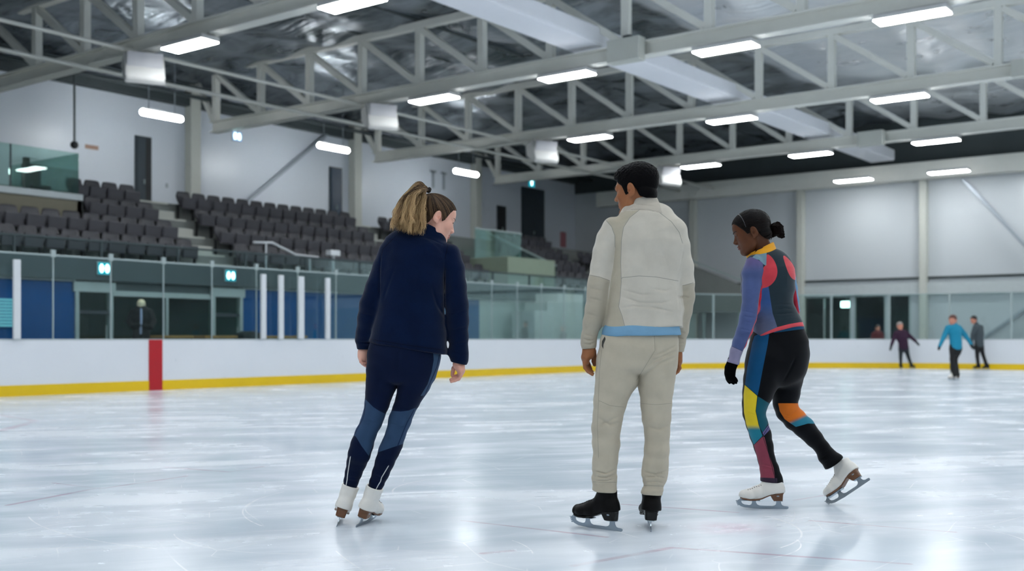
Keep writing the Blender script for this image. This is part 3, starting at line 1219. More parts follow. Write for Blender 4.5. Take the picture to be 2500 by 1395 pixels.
def seat_proto():
    t = thing('stadium_seat', 'x', 'seat')
    bm = bmesh.new()
    n = 6
    for i in range(n):
        for j in range(2):
            pass
    # curved backrest: outline in (y, z), bowed in x
    V = []
    ny, nz = 8, 7
    for side in (0, 1):
        for i in range(ny + 1):
            for j in range(nz + 1):
                yy = (i / ny - 0.5)
                zz = j / nz
                wd = 0.46 * (1 - 0.18 * max(0, zz - 0.75) / 0.25 * (abs(yy) * 2) ** 6) * (0.94 + 0.06 * zz)
                x = -0.14 * zz + 0.10 * (yy * yy) * 4 * 0.4 + 0.03 * math.cos(zz * 5)
                z = 0.40 + 0.44 * zz - 0.03 * (abs(yy) * 2) ** 4 * zz
                V.append(bm.verts.new((x - 0.035 * side, yy * wd, z)))
    N1 = (ny + 1) * (nz + 1)
    ix = lambda s, i, j: V[s * N1 + i * (nz + 1) + j]
    for i in range(ny):
        for j in range(nz):
            bm.faces.new((ix(0, i, j), ix(0, i + 1, j), ix(0, i + 1, j + 1), ix(0, i, j + 1)))
            bm.faces.new((ix(1, i, j + 1), ix(1, i + 1, j + 1), ix(1, i + 1, j), ix(1, i, j)))
    for j in range(nz):
        for i in (0, ny):
            bm.faces.new((ix(0, i, j), ix(0, i, j + 1), ix(1, i, j + 1), ix(1, i, j)))
    for i in range(ny):
        for j in (0, nz):
            bm.faces.new((ix(0, i, j), ix(1, i, j), ix(1, i + 1, j), ix(0, i + 1, j)))
    obj('backrest', bm, M['seat'], t, True)
    bm = bmesh.new()
    R = Matrix.Translation((0.13, 0, 0.38)) @ Matrix.Rotation(math.radians(-84), 4, 'Y')
    box(bm, -0.04, 0.27, -0.22, 0.22, -0.04, 0.03, 0.025, R)
    obj('seat_pad', bm, M['seatpad'], t)
    for s in (-0.235, 0.235):
        bm = bmesh.new()
        prism(bm, [(-0.05, 0), (0.02, 0), (0.06, 0.36), (0.0, 0.46), (-0.06, 0.46)], s - 0.012, s + 0.012, 'y')
        obj('side_bracket', bm, M['black'], t)
    return t


seatP = seat_proto()
seat_used = [False]
ROWN = ['front', 'second', 'third', 'top']


def seats(y0, n, rows, block, pitch=0.505, right=None):
    for k in rows:
        m = n if not isinstance(n, dict) else n[k]
        for i in range(m):
            o = seatP if not seat_used[0] else copy_tree(seatP)
            seat_used[0] = True
            if right is None:
                y = y0 + pitch * (i + 0.5)
            else:
                y = right - pitch * (m - i - 0.5)
            o.location = (-AK[k] + 0.08, y, FK[k])
            o['label'] = 'grey stadium seat, %s from left, %s row of the %s' % (ORD[i], ROWN[k], block)
            o['group'] = 'dark grey seats in the stand'


seats(0, {0: 12, 1: 12}, (0, 1), 'left block', right=17.08)
seats(0, {2: 4, 3: 4}, (2, 3), 'left block', pitch=0.497, right=17.08)
seats(18.32, 13, (0, 1, 2, 3), 'middle block')
seats(26.1, 5, (0, 1, 2, 3), 'block behind the ponytail')
seats(32.0, 7, (0, 1, 2, 3), 'block right of the ponytail', pitch=0.52)
seats(36.6, 6, (0, 1, 2), 'far block', pitch=0.52)

# stairs between the left and the middle block
for (y0, y1, lb) in ((17.12, 18.26, 'left of the middle seat block'), (24.95, 26.05, 'right of the middle seat block')):
    bm = bmesh.new()
    for k in range(3):
        x0 = -(AK[k] + 0.25)
        box(bm, x0, x0 + 0.3, y0 + 0.02, y1 - 0.02, FK[k] + 0.001, FK[k] + 0.255)
    box(bm, -(AK[3] + 0.25), -(AK[3] - 0.05), y0 + 0.02, y1 - 0.02, FK[3] + 0.001, FK[3] + 0.255)
    for k in range(4):
        x0 = -(AK[k] + 0.25)
        box(bm, x0 - 0.05, x0 + 0.012, y0 + 0.02, y1 - 0.02, FK[k] + 0.47, FK[k] + 0.516)
    tag(obj('stair_flight', bm, M['column']), 'pale concrete steps in the aisle ' + lb, 'steps')
hr = thing('handrail', 'steel handrail beside the steps at the middle seat block', 'handrail', (-22.2, 18.9, 2.7))
bm = bmesh.new()
tube(bm, [(0.1, -0.5, 0.75), (0.1, 0.1, 0.78), (0.1, 0.9, 0.52), (0.1, 1.7, 0.5)], 0.03, 10)
obj('rail', bm, M['post'], hr, True)
for yy, zz in ((-0.1, 0.76), (1.4, 0.5)):
    bm = bmesh.new()
    tube(bm, [(0.1, yy, -0.07), (0.1, yy, zz)], 0.022, 8)
    obj('rail_post', bm, M['post'], hr)
bm = bmesh.new()
box(bm, -22.18, -21.97, 20.95, 21.3, 3.26, 3.42, 0.02)
box(bm, -22.1, -22.04, 21.1, 21.15, 2.63, 3.26)
tag(obj('rail_light', bm, M['post']), 'small white box on a post in front of the middle seats', 'light')

# half wall of the stairwell between the blocks behind the women
bm = bmesh.new()
box(bm, -24.2, -22.0, 28.9, 31.6, 2.63, 3.72, 0.02)
tag(obj('stairwell_wall', bm, simple('green_grey_plaster', col(136, 150, 132), 0.7)), 'pale green half wall right of the woman, between seat blocks', 'half wall')
sg = thing('stairwell_glass', 'tinted glass balustrade above the pale green half wall', 'balustrade', (-23.4, 30.2, 3.72))
for k in range(2):
    bm = bmesh.new()
    box(bm, -0.01, 0.01, -1.3 + 1.32 * k, -0.02 + 1.32 * k, 0, 1.0)
    obj('glass_pane', bm, M['greenglass'], sg)
bm = bmesh.new()
bar(bm, (0.0, -1.32, 1.01), (0.0, 1.32, 1.01), 0.05, 0.05)
obj('top_rail', bm, M['frame'], sg)
sg = thing('stair_balustrade', 'sloping dark balustrade left of the far seat block', 'balustrade', (-23.2, 31.75, 2.63))
bm = bmesh.new()
prism(bm, [(1.15, 0.0), (1.15, 0.9), (-2.4, 2.45), (-2.4, 1.5), (0.2, 0.0)], -0.02, 0.02, 'y')
obj('panel', bm, M['greenglass'], sg)
bm = bmesh.new()
bar(bm, (1.15, 0, 0.93), (-2.4, 0, 2.48), 0.06, 0.06)
obj('rail', bm, M['frame'], sg)

# ---------------------------------------------------------------- glazed box above the left seats
vb = thing('viewing_box', 'glazed viewing box above the left seats', 'viewing box', (-24.35, 10.0, 3.7))
bm = bmesh.new()
box(bm, -0.2, 0.0, -6, 5.02, -0.05, 0.62)
box(bm, -3.2, 0.0, 4.9, 5.02, -0.05, 0.62)
obj('parapet', bm, M['beige'], vb)
bm = bmesh.new()
box(bm, -0.28, 0.06, -6, 5.03, 0.62, 0.78, 0.02)
obj('sill', bm, M['trimwhite'], vb, label='pale sloping sill')
for k in range(6):
    y1 = 5.0 - 1.72 * k
    bm = bmesh.new()
    box(bm, -0.11, -0.09, y1 - 1.69, y1 - 0.015, 0.78, 1.78)
    obj('glass_pane', bm, M['greenglass'], vb)
    bm = bmesh.new()
    box(bm, -0.12, -0.08, y1 - 1.72, y1 - 1.69, 0.78, 1.78)
    obj('mullion', bm, M['fascia'], vb)
bm = bmesh.new()
box(bm, -3.2, -0.1, 4.98, 5.0, 0.78, 1.78)
obj('glass_pane', bm, M['greenglass'], vb)
bm = bmesh.new()
box(bm, -3.4, -3.3, -6, 4.4, 0.6, 1.9)
obj('back_panel', bm, M['fascia'], vb)
for k, (yy, xx) in enumerate(((3.05, -1.0), (1.0, -1.4))):
    bm = bmesh.new()
    box(bm, xx - 0.06, xx + 0.06, yy - 0.36, yy + 0.36, 1.22, 1.34, 0.03)
    obj('interior_lamp', bm, M['boxlamp'], vb)
ch = thing('office_chair', 'black swivel chair behind the glass of the viewing box', 'chair', (-25.0, 14.25, 4.16))
bm = bmesh.new()
box(bm, -0.3, -0.22, -0.24, 0.24, 0.5, 1.05, 0.03)
obj('backrest', bm, M['black'], ch)
bm = bmesh.new()
box(bm, -0.24, 0.24, -0.24, 0.24, 0.42, 0.5, 0.03)
obj('seat', bm, M['black'], ch)
bm = bmesh.new()
tube(bm, [(0, 0, 0.0), (0, 0, 0.42)], 0.03, 8)
obj('stem', bm, M['black'], ch)
bm = bmesh.new()
box(bm, -0.42, -0.3, 3.75, 3.88, 0.55, 1.55, 0.01)
obj('inner_post', bm, M['black'], vb, label='narrow black upright behind the glass')

# ---------------------------------------------------------------- doors, signs and marks on the stand wall
def wall_door(n, y, w, h, z, mats, label):
    bm = bmesh.new()
    box(bm, XL, XL + 0.05, y - w / 2 - 0.05, y + w / 2 + 0.05, z, z + h + 0.05)
    d = struct('door_%d' % n, bm, M['door'], label=label, cat='door')
    bm = bmesh.new()
    box(bm, XL + 0.05, XL + 0.08, y - w / 2, y + w * 0.12, z, z + h)
    obj('door_leaf', bm, mats[0], d)
    bm = bmesh.new()
    box(bm, XL + 0.05, XL + 0.07, y + w * 0.14, y + w / 2, z, z + h)
    obj('door_leaf', bm, mats[1], d)
    bm = bmesh.new()
    box(bm, XL + 0.08, XL + 0.12, y - 0.02, y + 0.0, z + 1.0, z + 1.14)
    obj('door_handle', bm, M['frame'], d)


wall_door(1, 19.9, 0.46, 2.40, 4.66, (M['door'], M['black']), 'narrow dark door above the left seats')
wall_door(2, 27.85, 0.5, 2.45, 4.66, (M['bluedoor'], M['bluedoor']), 'narrow blue door above the middle seats')
wall_door(3, 39.9, 1.6, 3.0, 4.66, (M['door'], M['door']), 'wide dark double door under a lit exit sign')
wall_door(4, 37.6, 0.5, 2.0, 4.66, (M['black'], M['black']), 'narrow black door left of the wide dark door')


def exit_sign(x, y, z, w, h, bg, label, rz=0.0, blobs=2):
    t = thing('exit_sign', label, 'sign', (x, y, z), rz, 'lit exit signs')
    bm = bmesh.new()
    box(bm, -0.05, 0, -w / 2 - 0.015, w / 2 + 0.015, -h / 2 - 0.015, h / 2 + 0.015, 0.008)
    obj('case', bm, M['frame'], t)
    bm = bmesh.new()
    box(bm, 0.0, 0.012, -w / 2, w / 2, -h / 2, h / 2)
    obj('lit_face', bm, bg, t)
    for k in range(blobs):
        bm = bmesh.new()
        ball(bm, (0.014, (k - (blobs - 1) / 2) * w * 0.46, 0), 1.0, 16, 10, (0.008, w * 0.19, h * 0.38))
        obj('pictogram', bm, M['signwhite'], t, True)


exit_sign(-21.82, 14.0, 2.55, 0.30, 0.26, M['signcyan'], 'cyan exit sign over the left door under the stand')
exit_sign(-21.82, 17.45, 2.55, 0.30, 0.26, M['signcyan'], 'cyan exit sign over the right door under the stand')
exit_sign(-27.2, 22.0, 7.22, 0.34, 0.28, M['signblue'], 'pale blue exit sign hung below the second truss at left')
exit_sign(XL + 0.06, 39.75, 7.95, 0.42, 0.36, M['signcyan'], 'cyan exit sign above the wide dark door', blobs=1)
exit_sign(-21.82, 33.6, 2.55, 0.34, 0.28, M['signcyan'], 'cyan exit sign low on the far wall, left of the man', blobs=1)


def plate(name, x, y, z, w, h, m, label, cat='sign'):
    bm = bmesh.new()
    box(bm, x, x + 0.02, y - w / 2, y + w / 2, z - h / 2, z + h / 2)
    tag(obj(name, bm, m), label, cat)


plate('wall_notice', XL, 18.2, 6.55, 0.42, 0.12, simple('tan_notice', col(158, 128, 112), 0.6), 'small tan strip notice left of the narrow dark door')
plate('wall_switch', XL, 20.75, 5.72, 0.09, 0.14, M['pipe'], 'small grey switch right of the narrow dark door', 'switch')
w1 = thing('wall_lettering', 'two faint grey marks on the wall above the ponytail', 'sign', (XL, 33.5, 7.35))
for s in (-0.32, 0.32):
    bm = bmesh.new()
    box(bm, 0, 0.015, s - 0.07, s + 0.07, -0.35, 0.35)
    box(bm, 0, 0.015, s - 0.18, s + 0.18, 0.26, 0.36)
    obj('mark', bm, M['pipe'], w1)
plate('wall_poster', XL, 42.3, 5.6, 0.45, 0.7, simple('faded_red_poster', col(170, 110, 118), 0.6), 'small faded red poster right of the wide dark door', 'poster')
pd = thing('pendant_camera', 'dark camera hanging on a long pole above the viewing box', 'camera', (-28.0, 17.05, 6.35))
bm = bmesh.new()
tube(bm, [(0, 0, 0.08), (0, 0, 2.2)], 0.03, 8)
obj('pole', bm, M['darkroof'], pd)
bm = bmesh.new()
ball(bm, (0, 0, 0.0), 0.11)
obj('dome', bm, M['black'], pd, True)

# ---------------------------------------------------------------- wall under the stand
XW = -22.0


def wallseg(name, y0, y1, m, label, z1=2.24):
    bm = bmesh.new()
    box(bm, XW - 0.12, XW, y0, y1, 0, z1)
    return struct(name, bm, m, label=label, cat='wall')


wallseg('wall_blue', 4.0, 13.4, M['blue'], 'blue wall panels under the stand at far left')
wallseg('wall_blue.001', 17.95, 27.4, M['blue'], 'blue wall panels under the stand behind the white posts')
pale = simple('pale_green_white_panel', col(176, 190, 186), 0.6, var=0.06)
wallseg('wall_pale', 27.4, 32.9, pale, 'pale wall under the far seats', 2.26)
wallseg('wall_pale.001', 34.2, 42.0, pale, 'pale wall under the seats behind the man', 2.26)
bm = bmesh.new()
box(bm, XW - 0.14, XW + 0.05, 4.0, 13.4, 2.24, 2.3)
box(bm, XW - 0.14, XW + 0.05, 17.95, 32.9, 2.24, 2.3)
struct('trim_8', bm, M['trimwhite'], label='pale rail above the blue wall')
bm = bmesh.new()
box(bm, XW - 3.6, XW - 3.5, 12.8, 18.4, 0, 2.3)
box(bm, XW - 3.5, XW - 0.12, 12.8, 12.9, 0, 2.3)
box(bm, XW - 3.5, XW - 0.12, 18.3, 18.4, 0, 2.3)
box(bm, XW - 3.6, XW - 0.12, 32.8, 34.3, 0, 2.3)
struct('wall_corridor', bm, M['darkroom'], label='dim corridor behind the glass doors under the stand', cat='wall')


def glass_door(n, y0, y1, label):
    bm = bmesh.new()
    for y in (y0, y1 - 0.09):
        box(bm, XW - 0.1, XW + 0.04, y, y + 0.09, 0, 2.2)
    box(bm, XW - 0.1, XW + 0.06, y0 - 0.05, y1 + 0.05, 2.03, 2.25)
    d = struct('door_%d' % n, bm, M['frame'], label=label, cat='door')
    bm = bmesh.new()
    box(bm, XW - 0.05, XW - 0.03, y0 + 0.09, y1 - 0.09, 0.0, 2.03)
    obj('pane', bm, M['greenglass'], d)
    bm = bmesh.new()
    box(bm, XW - 0.06, XW + 0.0, y0 + 0.09, y1 - 0.09, 1.55, 1.63)
    obj('cross_rail', bm, M['door'], d)
    bm = bmesh.new()
    tube(bm, [(XW + 0.02, y1 - 0.16, 0.9), (XW + 0.02, y1 - 0.16, 1.3)], 0.015, 8)
    obj('door_handle', bm, M['frame'], d)


glass_door(5, 13.4, 14.32, 'glass door with pale frame right of the left blue wall')
glass_door(6, 17.02, 17.95, 'glass door with pale frame left of the white posts')
bm = bmesh.new()
box(bm, XW - 0.08, XW + 0.02, 14.32, 17.02, 1.96, 2.08)
box(bm, XW - 0.08, XW + 0.02, 14.32, 17.02, 0.0, 0.12)
box(bm, XW - 0.08, XW + 0.02, 15.72, 15.78, 0.12, 1.96)
w4 = struct('window_4', bm, M['frame'], label='wide dark window between the two glass doors', cat='window')
for a, b in ((14.32, 15.72), (15.78, 17.02)):
    bm = bmesh.new()
    box(bm, XW - 0.05, XW - 0.035, a, b, 0.12, 1.96)
    obj('pane', bm, M['greenglass'], w4)
bm = bmesh.new()
box(bm, XW - 0.12, XW, 14.32, 17.02, 2.08, 2.3)
struct('trim_9', bm, M['fascia'], label='slate strip above the wide dark window')
db = thing('display_board', 'lit pale blue board on the blue wall at the left edge', 'display board', (XW, 12.02, 1.55))
bm = bmesh.new()
box(bm, 0, 0.03, -0.75, 0.1, -0.32, 0.30)
obj('frame', bm, M['blue'], db)
bm = bmesh.new()
for k in range(9):
    box(bm, 0.03, 0.04, -0.72, 0.07, -0.30 + 0.066 * k, -0.30 + 0.066 * k + 0.052)
obj('lit_slats', bm, M['screen'], db)
for k, (y0, y1, lb) in enumerate(((14.2, 15.0, 'left of the figure in black'), (15.3, 16.2, 'right of the figure in black'), (17.05, 18.3, 'below the right exit sign'))):
    bm = bmesh.new()
    box(bm, -20.6, -20.0, y0, y1, 1.02, 1.075, 0.008)
    t = tag(obj('counter_top', bm, M['wood']), 'light wooden counter behind the glass, ' + lb, 'counter', 'wooden counters behind the boards')
    bm = bmesh.new()
    box(bm, -20.55, -20.05, y0 + 0.04, y1 - 0.04, -0.06, 1.02)
    obj('counter_base', bm, M['fascia'], t)
bm = bmesh.new()
for k in range(5):
    box(bm, -20.5, -20.1, 16.45 + 0.1 * k, 16.6 + 0.1 * k, 1.0, 1.12 + 0.03 * (k % 3), 0.03)
box(bm, -20.5, -20.1, 16.4, 17.0, -0.06, 1.0)
tag(obj('bag_pile', bm, M['black']), 'dark bag lying left of the wooden counter below the sign', 'bag')
# pale stair block beyond the blue wall
bm = bmesh.new()
prism(bm, [(28.6, 0.0), (28.6, 1.9), (29.3, 1.9), (29.3, 2.2), (29.9, 2.2), (29.9, 2.5), (31.4, 2.5), (31.4, 0.0)], -21.6, -20.7, 'x')
tag(obj('stair_block', bm, simple('white_stair_block', col(196, 204, 200), 0.6)), 'stepped white block behind the glass right of the woman', 'steps')
bm = bmesh.new()
box(bm, -21.4, -20.9, 35.6, 36.2, 0, 1.8, 0.02)
tag(obj('locker_cabinet', bm, pale), 'pale tall cabinet behind the glass right of the man', 'cabinet')
bm = bmesh.new()
box(bm, -20.6, -20.2, 37.2, 37.7, 0, 1.6, 0.02)
tag(obj('locker_cabinet', bm, M['door']), 'dark tall cabinet behind the glass right of the man', 'cabinet')
# stairs at the end of the stand behind the man
es = thing('end_staircase', 'sloping grey stair flank at the far end of the seating', 'staircase', (-22.0, 41.6, 0))
bm = bmesh.new()
prism(bm, [(-3.0, 2.3), (-3.0, 5.6), (0.0, 4.1), (4.0, 2.5), (4.0, 2.1), (0, 2.1)], -0.1, 0.1, 'y')
obj('flank', bm, M['riser'], es)
bm = bmesh.new()
bar(bm, (0.0, 0, 4.3), (4.0, 0, 2.7), 0.06, 0.08)
obj('rail', bm, M['frame'], es)
for x in (0.6, 2.2, 3.9):
    bm = bmesh.new()
    box(bm, x - 0.05, x + 0.05, -0.05, 0.05, 0, 2.3)
    obj('support_post', bm, M['frame'], es)
# lobby lamp
lb_ = thing('lobby_lamp', 'bright round lamp inside the lobby behind the crouching skater', 'lamp', (-16.45, 44.6, 2.42))
bm = bmesh.new()
box(bm, -0.24, 0.24, -0.05, 0.05, -0.13, 0.13, 0.04)
obj('glowing_cover', bm, glow('lobby_light', (0.9, 1, 1, 1), 7.0), lb_)
bm = bmesh.new()
tube(bm, [(0, 0, 0.13), (0, 0, 0.76)], 0.015, 6)
obj('rod', bm, M['frame'], lb_)
# ================================================================= figures
class Fig:
    def __init__(s, x0px, d0, name, label, cat='person', group=None):
        s.d0 = d0
        s.x0 = (x0px - CX) / FPX * d0
        s.root = thing(name, label, cat, world(s.x0, d0), PSI, group)

    def P(s, px, py, dy=0.0):
        d = s.d0 + dy
        return np.array(((px - CX) / FPX * d - s.x0, dy, CAMH + (HZ - py) / FPX * d))

    def proj(s, V):
        d = s.d0 + V[:, 1]
        return np.stack([CX + FPX * (V[:, 0] + s.x0) / d, HZ - FPX * (V[:, 2] - CAMH) / d], 1)

    def nodes(s, crop, rows):
        out = []
        for r in rows:
            xl, yl, xr, yr, ry = r[:5]
            dy = r[5] if len(r) > 5 else 0.0
            dz = r[6] if len(r) > 6 else 0.0
            L = s.P(*crop(xl, yl), dy + dz)
            R = s.P(*crop(xr, yr), dy - dz)
            out.append(((L + R) / 2, (R - L) / 2, ry))
        return out

    def loft(s, crop, rows, k=0.012, p=2.0):
        return loft(s.nodes(crop, rows), k, p)

    def pts(s, crop, pp):
        return [s.P(*crop(x, y), dy) for x, y, dy in pp]


def crop_fn(x0, y0, s):
    return lambda X, Y: (x0 + X / s, y0 + Y / s)


def cut(f, pt, nrm, k=0.006):
    g = plane(pt, nrm)
    return lambda p: smax(f(p), g(p), k)


def line_dt(xy, pts):
    """distance to a polyline and the position along it (0..1)"""
    pts = np.asarray(pts, float)
    seg = np.linalg.norm(np.diff(pts, axis=0), axis=1)
    tot, run = seg.sum(), 0.0
    best = np.full(len(xy), 1e9)
    pos = np.zeros(len(xy))
    for a, b, L in zip(pts[:-1], pts[1:], seg):
        e = b - a
        w = xy - a
        t = np.clip((w @ e) / max(e @ e, 1e-12), 0, 1)
        q = w - t[:, None] * e
        dd = (q * q).sum(1)
        m = dd < best
        best = np.where(m, dd, best)
        pos = np.where(m, (run + t * L) / tot, pos)
        run += L
    return np.sqrt(best), pos


def crease(fig, f, strokes, crop):
    """press soft folds into a garment along traced lines"""
    data = []
    for pp, w, dep in strokes:
        q = np.array([crop(*c) for c in pp])
        data.append((q, w * (crop(1, 0)[0] - crop(0, 0)[0]), dep))

    def g(p):
        d = f(p)
        m = np.abs(d) < 0.03
        if m.any():
            xy = fig.proj(p[m])
            add = np.zeros(len(xy))
            for q, w, dep in data:
                lo, hi = q.min(0) - 3 * w, q.max(0) + 3 * w
                mm = ((xy > lo) & (xy < hi)).all(1)
                if mm.any():
                    dd, tt = line_dt(xy[mm], q)
                    add[mm] += dep * np.exp(-(dd / w) ** 2) * np.clip(np.minimum(tt, 1 - tt) * 3.5 + 0.08, 0, 1)
            d = d.copy()
            d[m] += add
        return d
    return g


def wrinkle(f, amp, freq, seed=1, zr=None, ridge=True):
    def g(p):
        d = f(p)
        m = np.abs(d) < 0.03
        if zr is not None:
            m &= (p[:, 2] > zr[0]) & (p[:, 2] < zr[1])
        if m.any():
            q = p[m]
            n = vnoise(q, freq, seed)
            a = (np.abs(n) - 0.4) if ridge else n
            if zr is not None:
                t = (q[:, 2] - zr[0]) / (zr[1] - zr[0])
                a = a * np.clip(np.minimum(t, 1 - t) * 5, 0, 1)
            d = d.copy()
            d[m] += amp * a
        return d
    return g


# ---------------------------------------------------------------- head
class Head:
    def __init__(s, fig, ear_px, dyc, yaw, pitch=0.0, roll=0.0, scale=1.0, female=False, width=1.0):
        y, pt, rl = (math.radians(v) for v in (yaw, pitch, roll))
        right = np.array((math.cos(y), -math.sin(y), 0.0))
        fwd = np.array((math.sin(y), math.cos(y), 0.0))
        up = np.array((0, 0, 1.0))
        f2 = fwd * math.cos(pt) - up * math.sin(pt)
        u2 = up * math.cos(pt) + fwd * math.sin(pt)
        r3 = right * math.cos(rl) + u2 * math.sin(rl)
        u3 = u2 * math.cos(rl) - right * math.sin(rl)
        s.R = np.stack([r3, f2, u3])          # rows: local axes in figure space
        s.s = scale
        s.female = female
        s.w = width
        side = 1 if yaw > 0 else -1
        e = (np.array((side * 0.080 * width, -0.010, -0.008)) @ s.R) * scale
        q = fig.P(ear_px[0], ear_px[1], dyc + e[1])
        s.c = np.array((q[0] - e[0], dyc, q[2] - e[2]))

    def loc(s, p):
        return ((p - s.c) @ s.R.T / s.s).astype(np.float32)

    def out(s, q):
        return s.c + (np.asarray(q, float) @ s.R) * s.s

    def skull(s, q):
        w = s.w
        d = ellipsoid((0, -0.014, 0.036), (0.0745 * w, 0.0955, 0.080))(q)
        d = smin(d, ellipsoid((0, 0.030, 0.0), (0.066 * w, 0.058, 0.088))(q), 0.03)
        return d

    def base(s, q):
        fem = s.female
        w = s.w
        k = 0.018 if not fem else 0.024
        cy = 0.005 if fem else 0.0
        cz = 0.007 if fem else 0.0
        d = s.skull(q)
        d = smin(d, ellipsoid((0, 0.042, -0.050), (0.054 * w, 0.046, 0.060))(q), 0.025)
        if fem:
            d = smin(d, ellipsoid((0, 0.046, 0.046), (0.056 * w, 0.043, 0.042))(q), 0.02)
        for sx in (-1, 1):
            d = smin(d, chain([(sx * 0.056 * w, 0.004, -0.040), (sx * 0.050 * w, 0.014, -0.070), (sx * 0.018, 0.066 - cy, -0.100 + cz), (0, 0.074 - cy, -0.102 + cz)],
                              [0.016, 0.017, 0.016, 0.017] if not fem else [0.014, 0.015, 0.014, 0.014], 0.01)(q), k)
            d = smin(d, ellipsoid((sx * 0.040, 0.060, -0.024), (0.023, 0.021, 0.022 if not fem else 0.028))(q), 0.015)
            # eye socket hollow and lids
            d = smax(d, -ellipsoid((sx * 0.031, 0.094, 0.006), (0.017, 0.014, 0.011))(q), 0.010)
            d = smin(d, ellipsoid((sx * 0.031, 0.073, 0.005), (0.0155, 0.0135, 0.0115))(q), 0.004)
            d = smax(d, -ellipsoid((sx * 0.032, 0.0885, 0.0025), (0.0125, 0.0075, 0.0032))(q), 0.0015)
        br = 0.007 if fem else 0.012
        by = 0.005 if fem else 0.0
        d = smin(d, chain([(-0.044, 0.071 - by, 0.022), (-0.018, 0.084 - by, 0.021), (0.018, 0.084 - by, 0.021), (0.044, 0.071 - by, 0.022)],
                          [br * 0.8, br, br, br * 0.8], 0.01)(q), 0.012)
        # nose
        d = smin(d, chain([(0, 0.082, 0.014), (0, 0.093 - by * 0.4, -0.010), (0, 0.105 - by * 0.5, -0.029)], [0.0075, 0.008, 0.0102 - by * 0.2])(q), 0.008)
        for sx in (-1, 1):
            d = smin(d, ellipsoid((sx * 0.0115, 0.095, -0.034), (0.0085, 0.011, 0.0085))(q), 0.006)
            d = smax(d, -ellipsoid((sx * 0.007, 0.100, -0.043), (0.004, 0.006, 0.005))(q), 0.003)
        # lips and chin
        d = smin(d, ellipsoid((0, 0.086 + cz * 0.3, -0.0585 + cz * 0.2), (0.022, 0.0105, 0.0065))(q), 0.006)
        d = smin(d, ellipsoid((0, 0.084 + cz * 0.3, -0.070 + cz * 0.3), (0.019, 0.0115, 0.0075))(q), 0.006)
        d = smax(d, -ellipsoid((0, 0.099 + cz * 0.3, -0.0642 + cz * 0.25), (0.024, 0.008, 0.0016))(q), 0.003)
        d = smin(d, ellipsoid((0, 0.075 - cy * 1.4, -0.098 + cz), (0.018, 0.017, 0.015))(q), 0.012)
        # ears: flat shell with hollowed concha and lobe
        for sx in (-1, 1):
            a = math.radians(12)
            E = np.array(((1, 0.12 * sx, 0), (-0.12 * sx, 1, 0), (0, 0, 1)), np.float32)
            E = E / np.linalg.norm(E, axis=1)[:, None]
            T = np.array(((1, 0, 0), (0, math.cos(a), -math.sin(a)), (0, math.sin(a), math.cos(a))), np.float32)
            EE = (T @ E).T.astype(np.float32)
            n_ = EE[:, 0] * sx
            c = np.array((sx * 0.0815 * w, -0.010, -0.006), np.float32)
            ear = ellipsoid(c, (0.0090, 0.0190, 0.0320), EE)(q)
            ear = smin(ear, ellipsoid(c + np.array((-sx * 0.002, 0.007, -0.027), np.float32), (0.006, 0.0085, 0.010))(q), 0.006)
            ear = smax(ear, -ellipsoid(c + n_ * 0.0115 + np.array((0, 0.002, 0.004), np.float32), (0.0105, 0.0125, 0.0225), EE)(q), 0.002)
            anti = ellipsoid(c + n_ * 0.002 + np.array((0, -0.003, 0.003), np.float32), (0.0038, 0.0036, 0.017), EE)(q)
            ear = smin(ear, anti, 0.003)
            ear = smax(ear, -ellipsoid(c + n_ * 0.006 + np.array((0, 0.0065, -0.006), np.float32), (0.008, 0.0052, 0.0085), EE)(q), 0.002)
            trag = ellipsoid(c + n_ * 0.002 + np.array((0, 0.0140, -0.007), np.float32), (0.0045, 0.0038, 0.006), EE)(q)
            ear = smin(ear, trag, 0.003)
            d = smin(d, ear, 0.005)
        return d

    def sdf(s, p):
        q = s.loc(p)
        return culled((-0.09, -0.12, -0.13), (0.09, 0.125, 0.125), s.base, 0.04)(q) * s.s

    def hairline(s, q, prof):
        ys, zs_ = zip(*sorted(prof))
        return (np.interp(q[:, 1], ys, zs_) - q[:, 2]).astype(np.float32)

    def eyes(s, fig, root, iris):
        for sx in (-1, 1):
            bm = bmesh.new()
            ball(bm, (0, 0, 0), 0.0120 * s.s, 20, 14)
            for f in bm.faces:
                f.material_index = 1 if f.calc_center_median().y > 0.0098 * s.s else 0
            Rm = Matrix(s.R.T.tolist()).to_4x4()
            g = math.radians(12)
            c = s.out((sx * 0.0315, 0.0725, 0.0030))
            bmesh.ops.transform(bm, matrix=Matrix.Translation(Vector(c)) @ Rm @ Matrix.Rotation(-g, 4, 'X'), verts=bm.verts)
            obj('eye', bm, [EYEW, iris], root, True)
            # lashes
            bm = bmesh.new()
            pts = []
            for k in range(7):
                t = (k - 3) / 3
                pts.append(s.out((sx * 0.032 + 0.0125 * t, 0.0878 - 0.005 * t * t, 0.0056 - 0.003 * t * t)))
            tube(bm, pts, 0.0011, 6)
            obj('eyelashes', bm, LASH, root)

    def brows(s, root, mat, r=0.0030, up=0.0):
        for sx in (-1, 1):
            bm = bmesh.new()
            pts = []
            for k in range(9):
                t = k / 8
                x = 0.013 + 0.036 * t
                z = 0.0225 + 0.007 * math.sin(t * 2.2) - 0.003 * t + up
                q0 = np.array((sx * x, 0.13, z), np.float32)
                # march onto the brow surface
                for _ in range(40):
                    dd = float(s.base(q0[None])[0])
                    if dd < 0.0006:
                        break
                    q0[1] -= dd * 0.7
                pts.append(s.out(q0))
            tube(bm, pts, r * s.s, 6, True, r * 0.35 * s.s)
            obj('eyebrow', bm, mat, root, True)


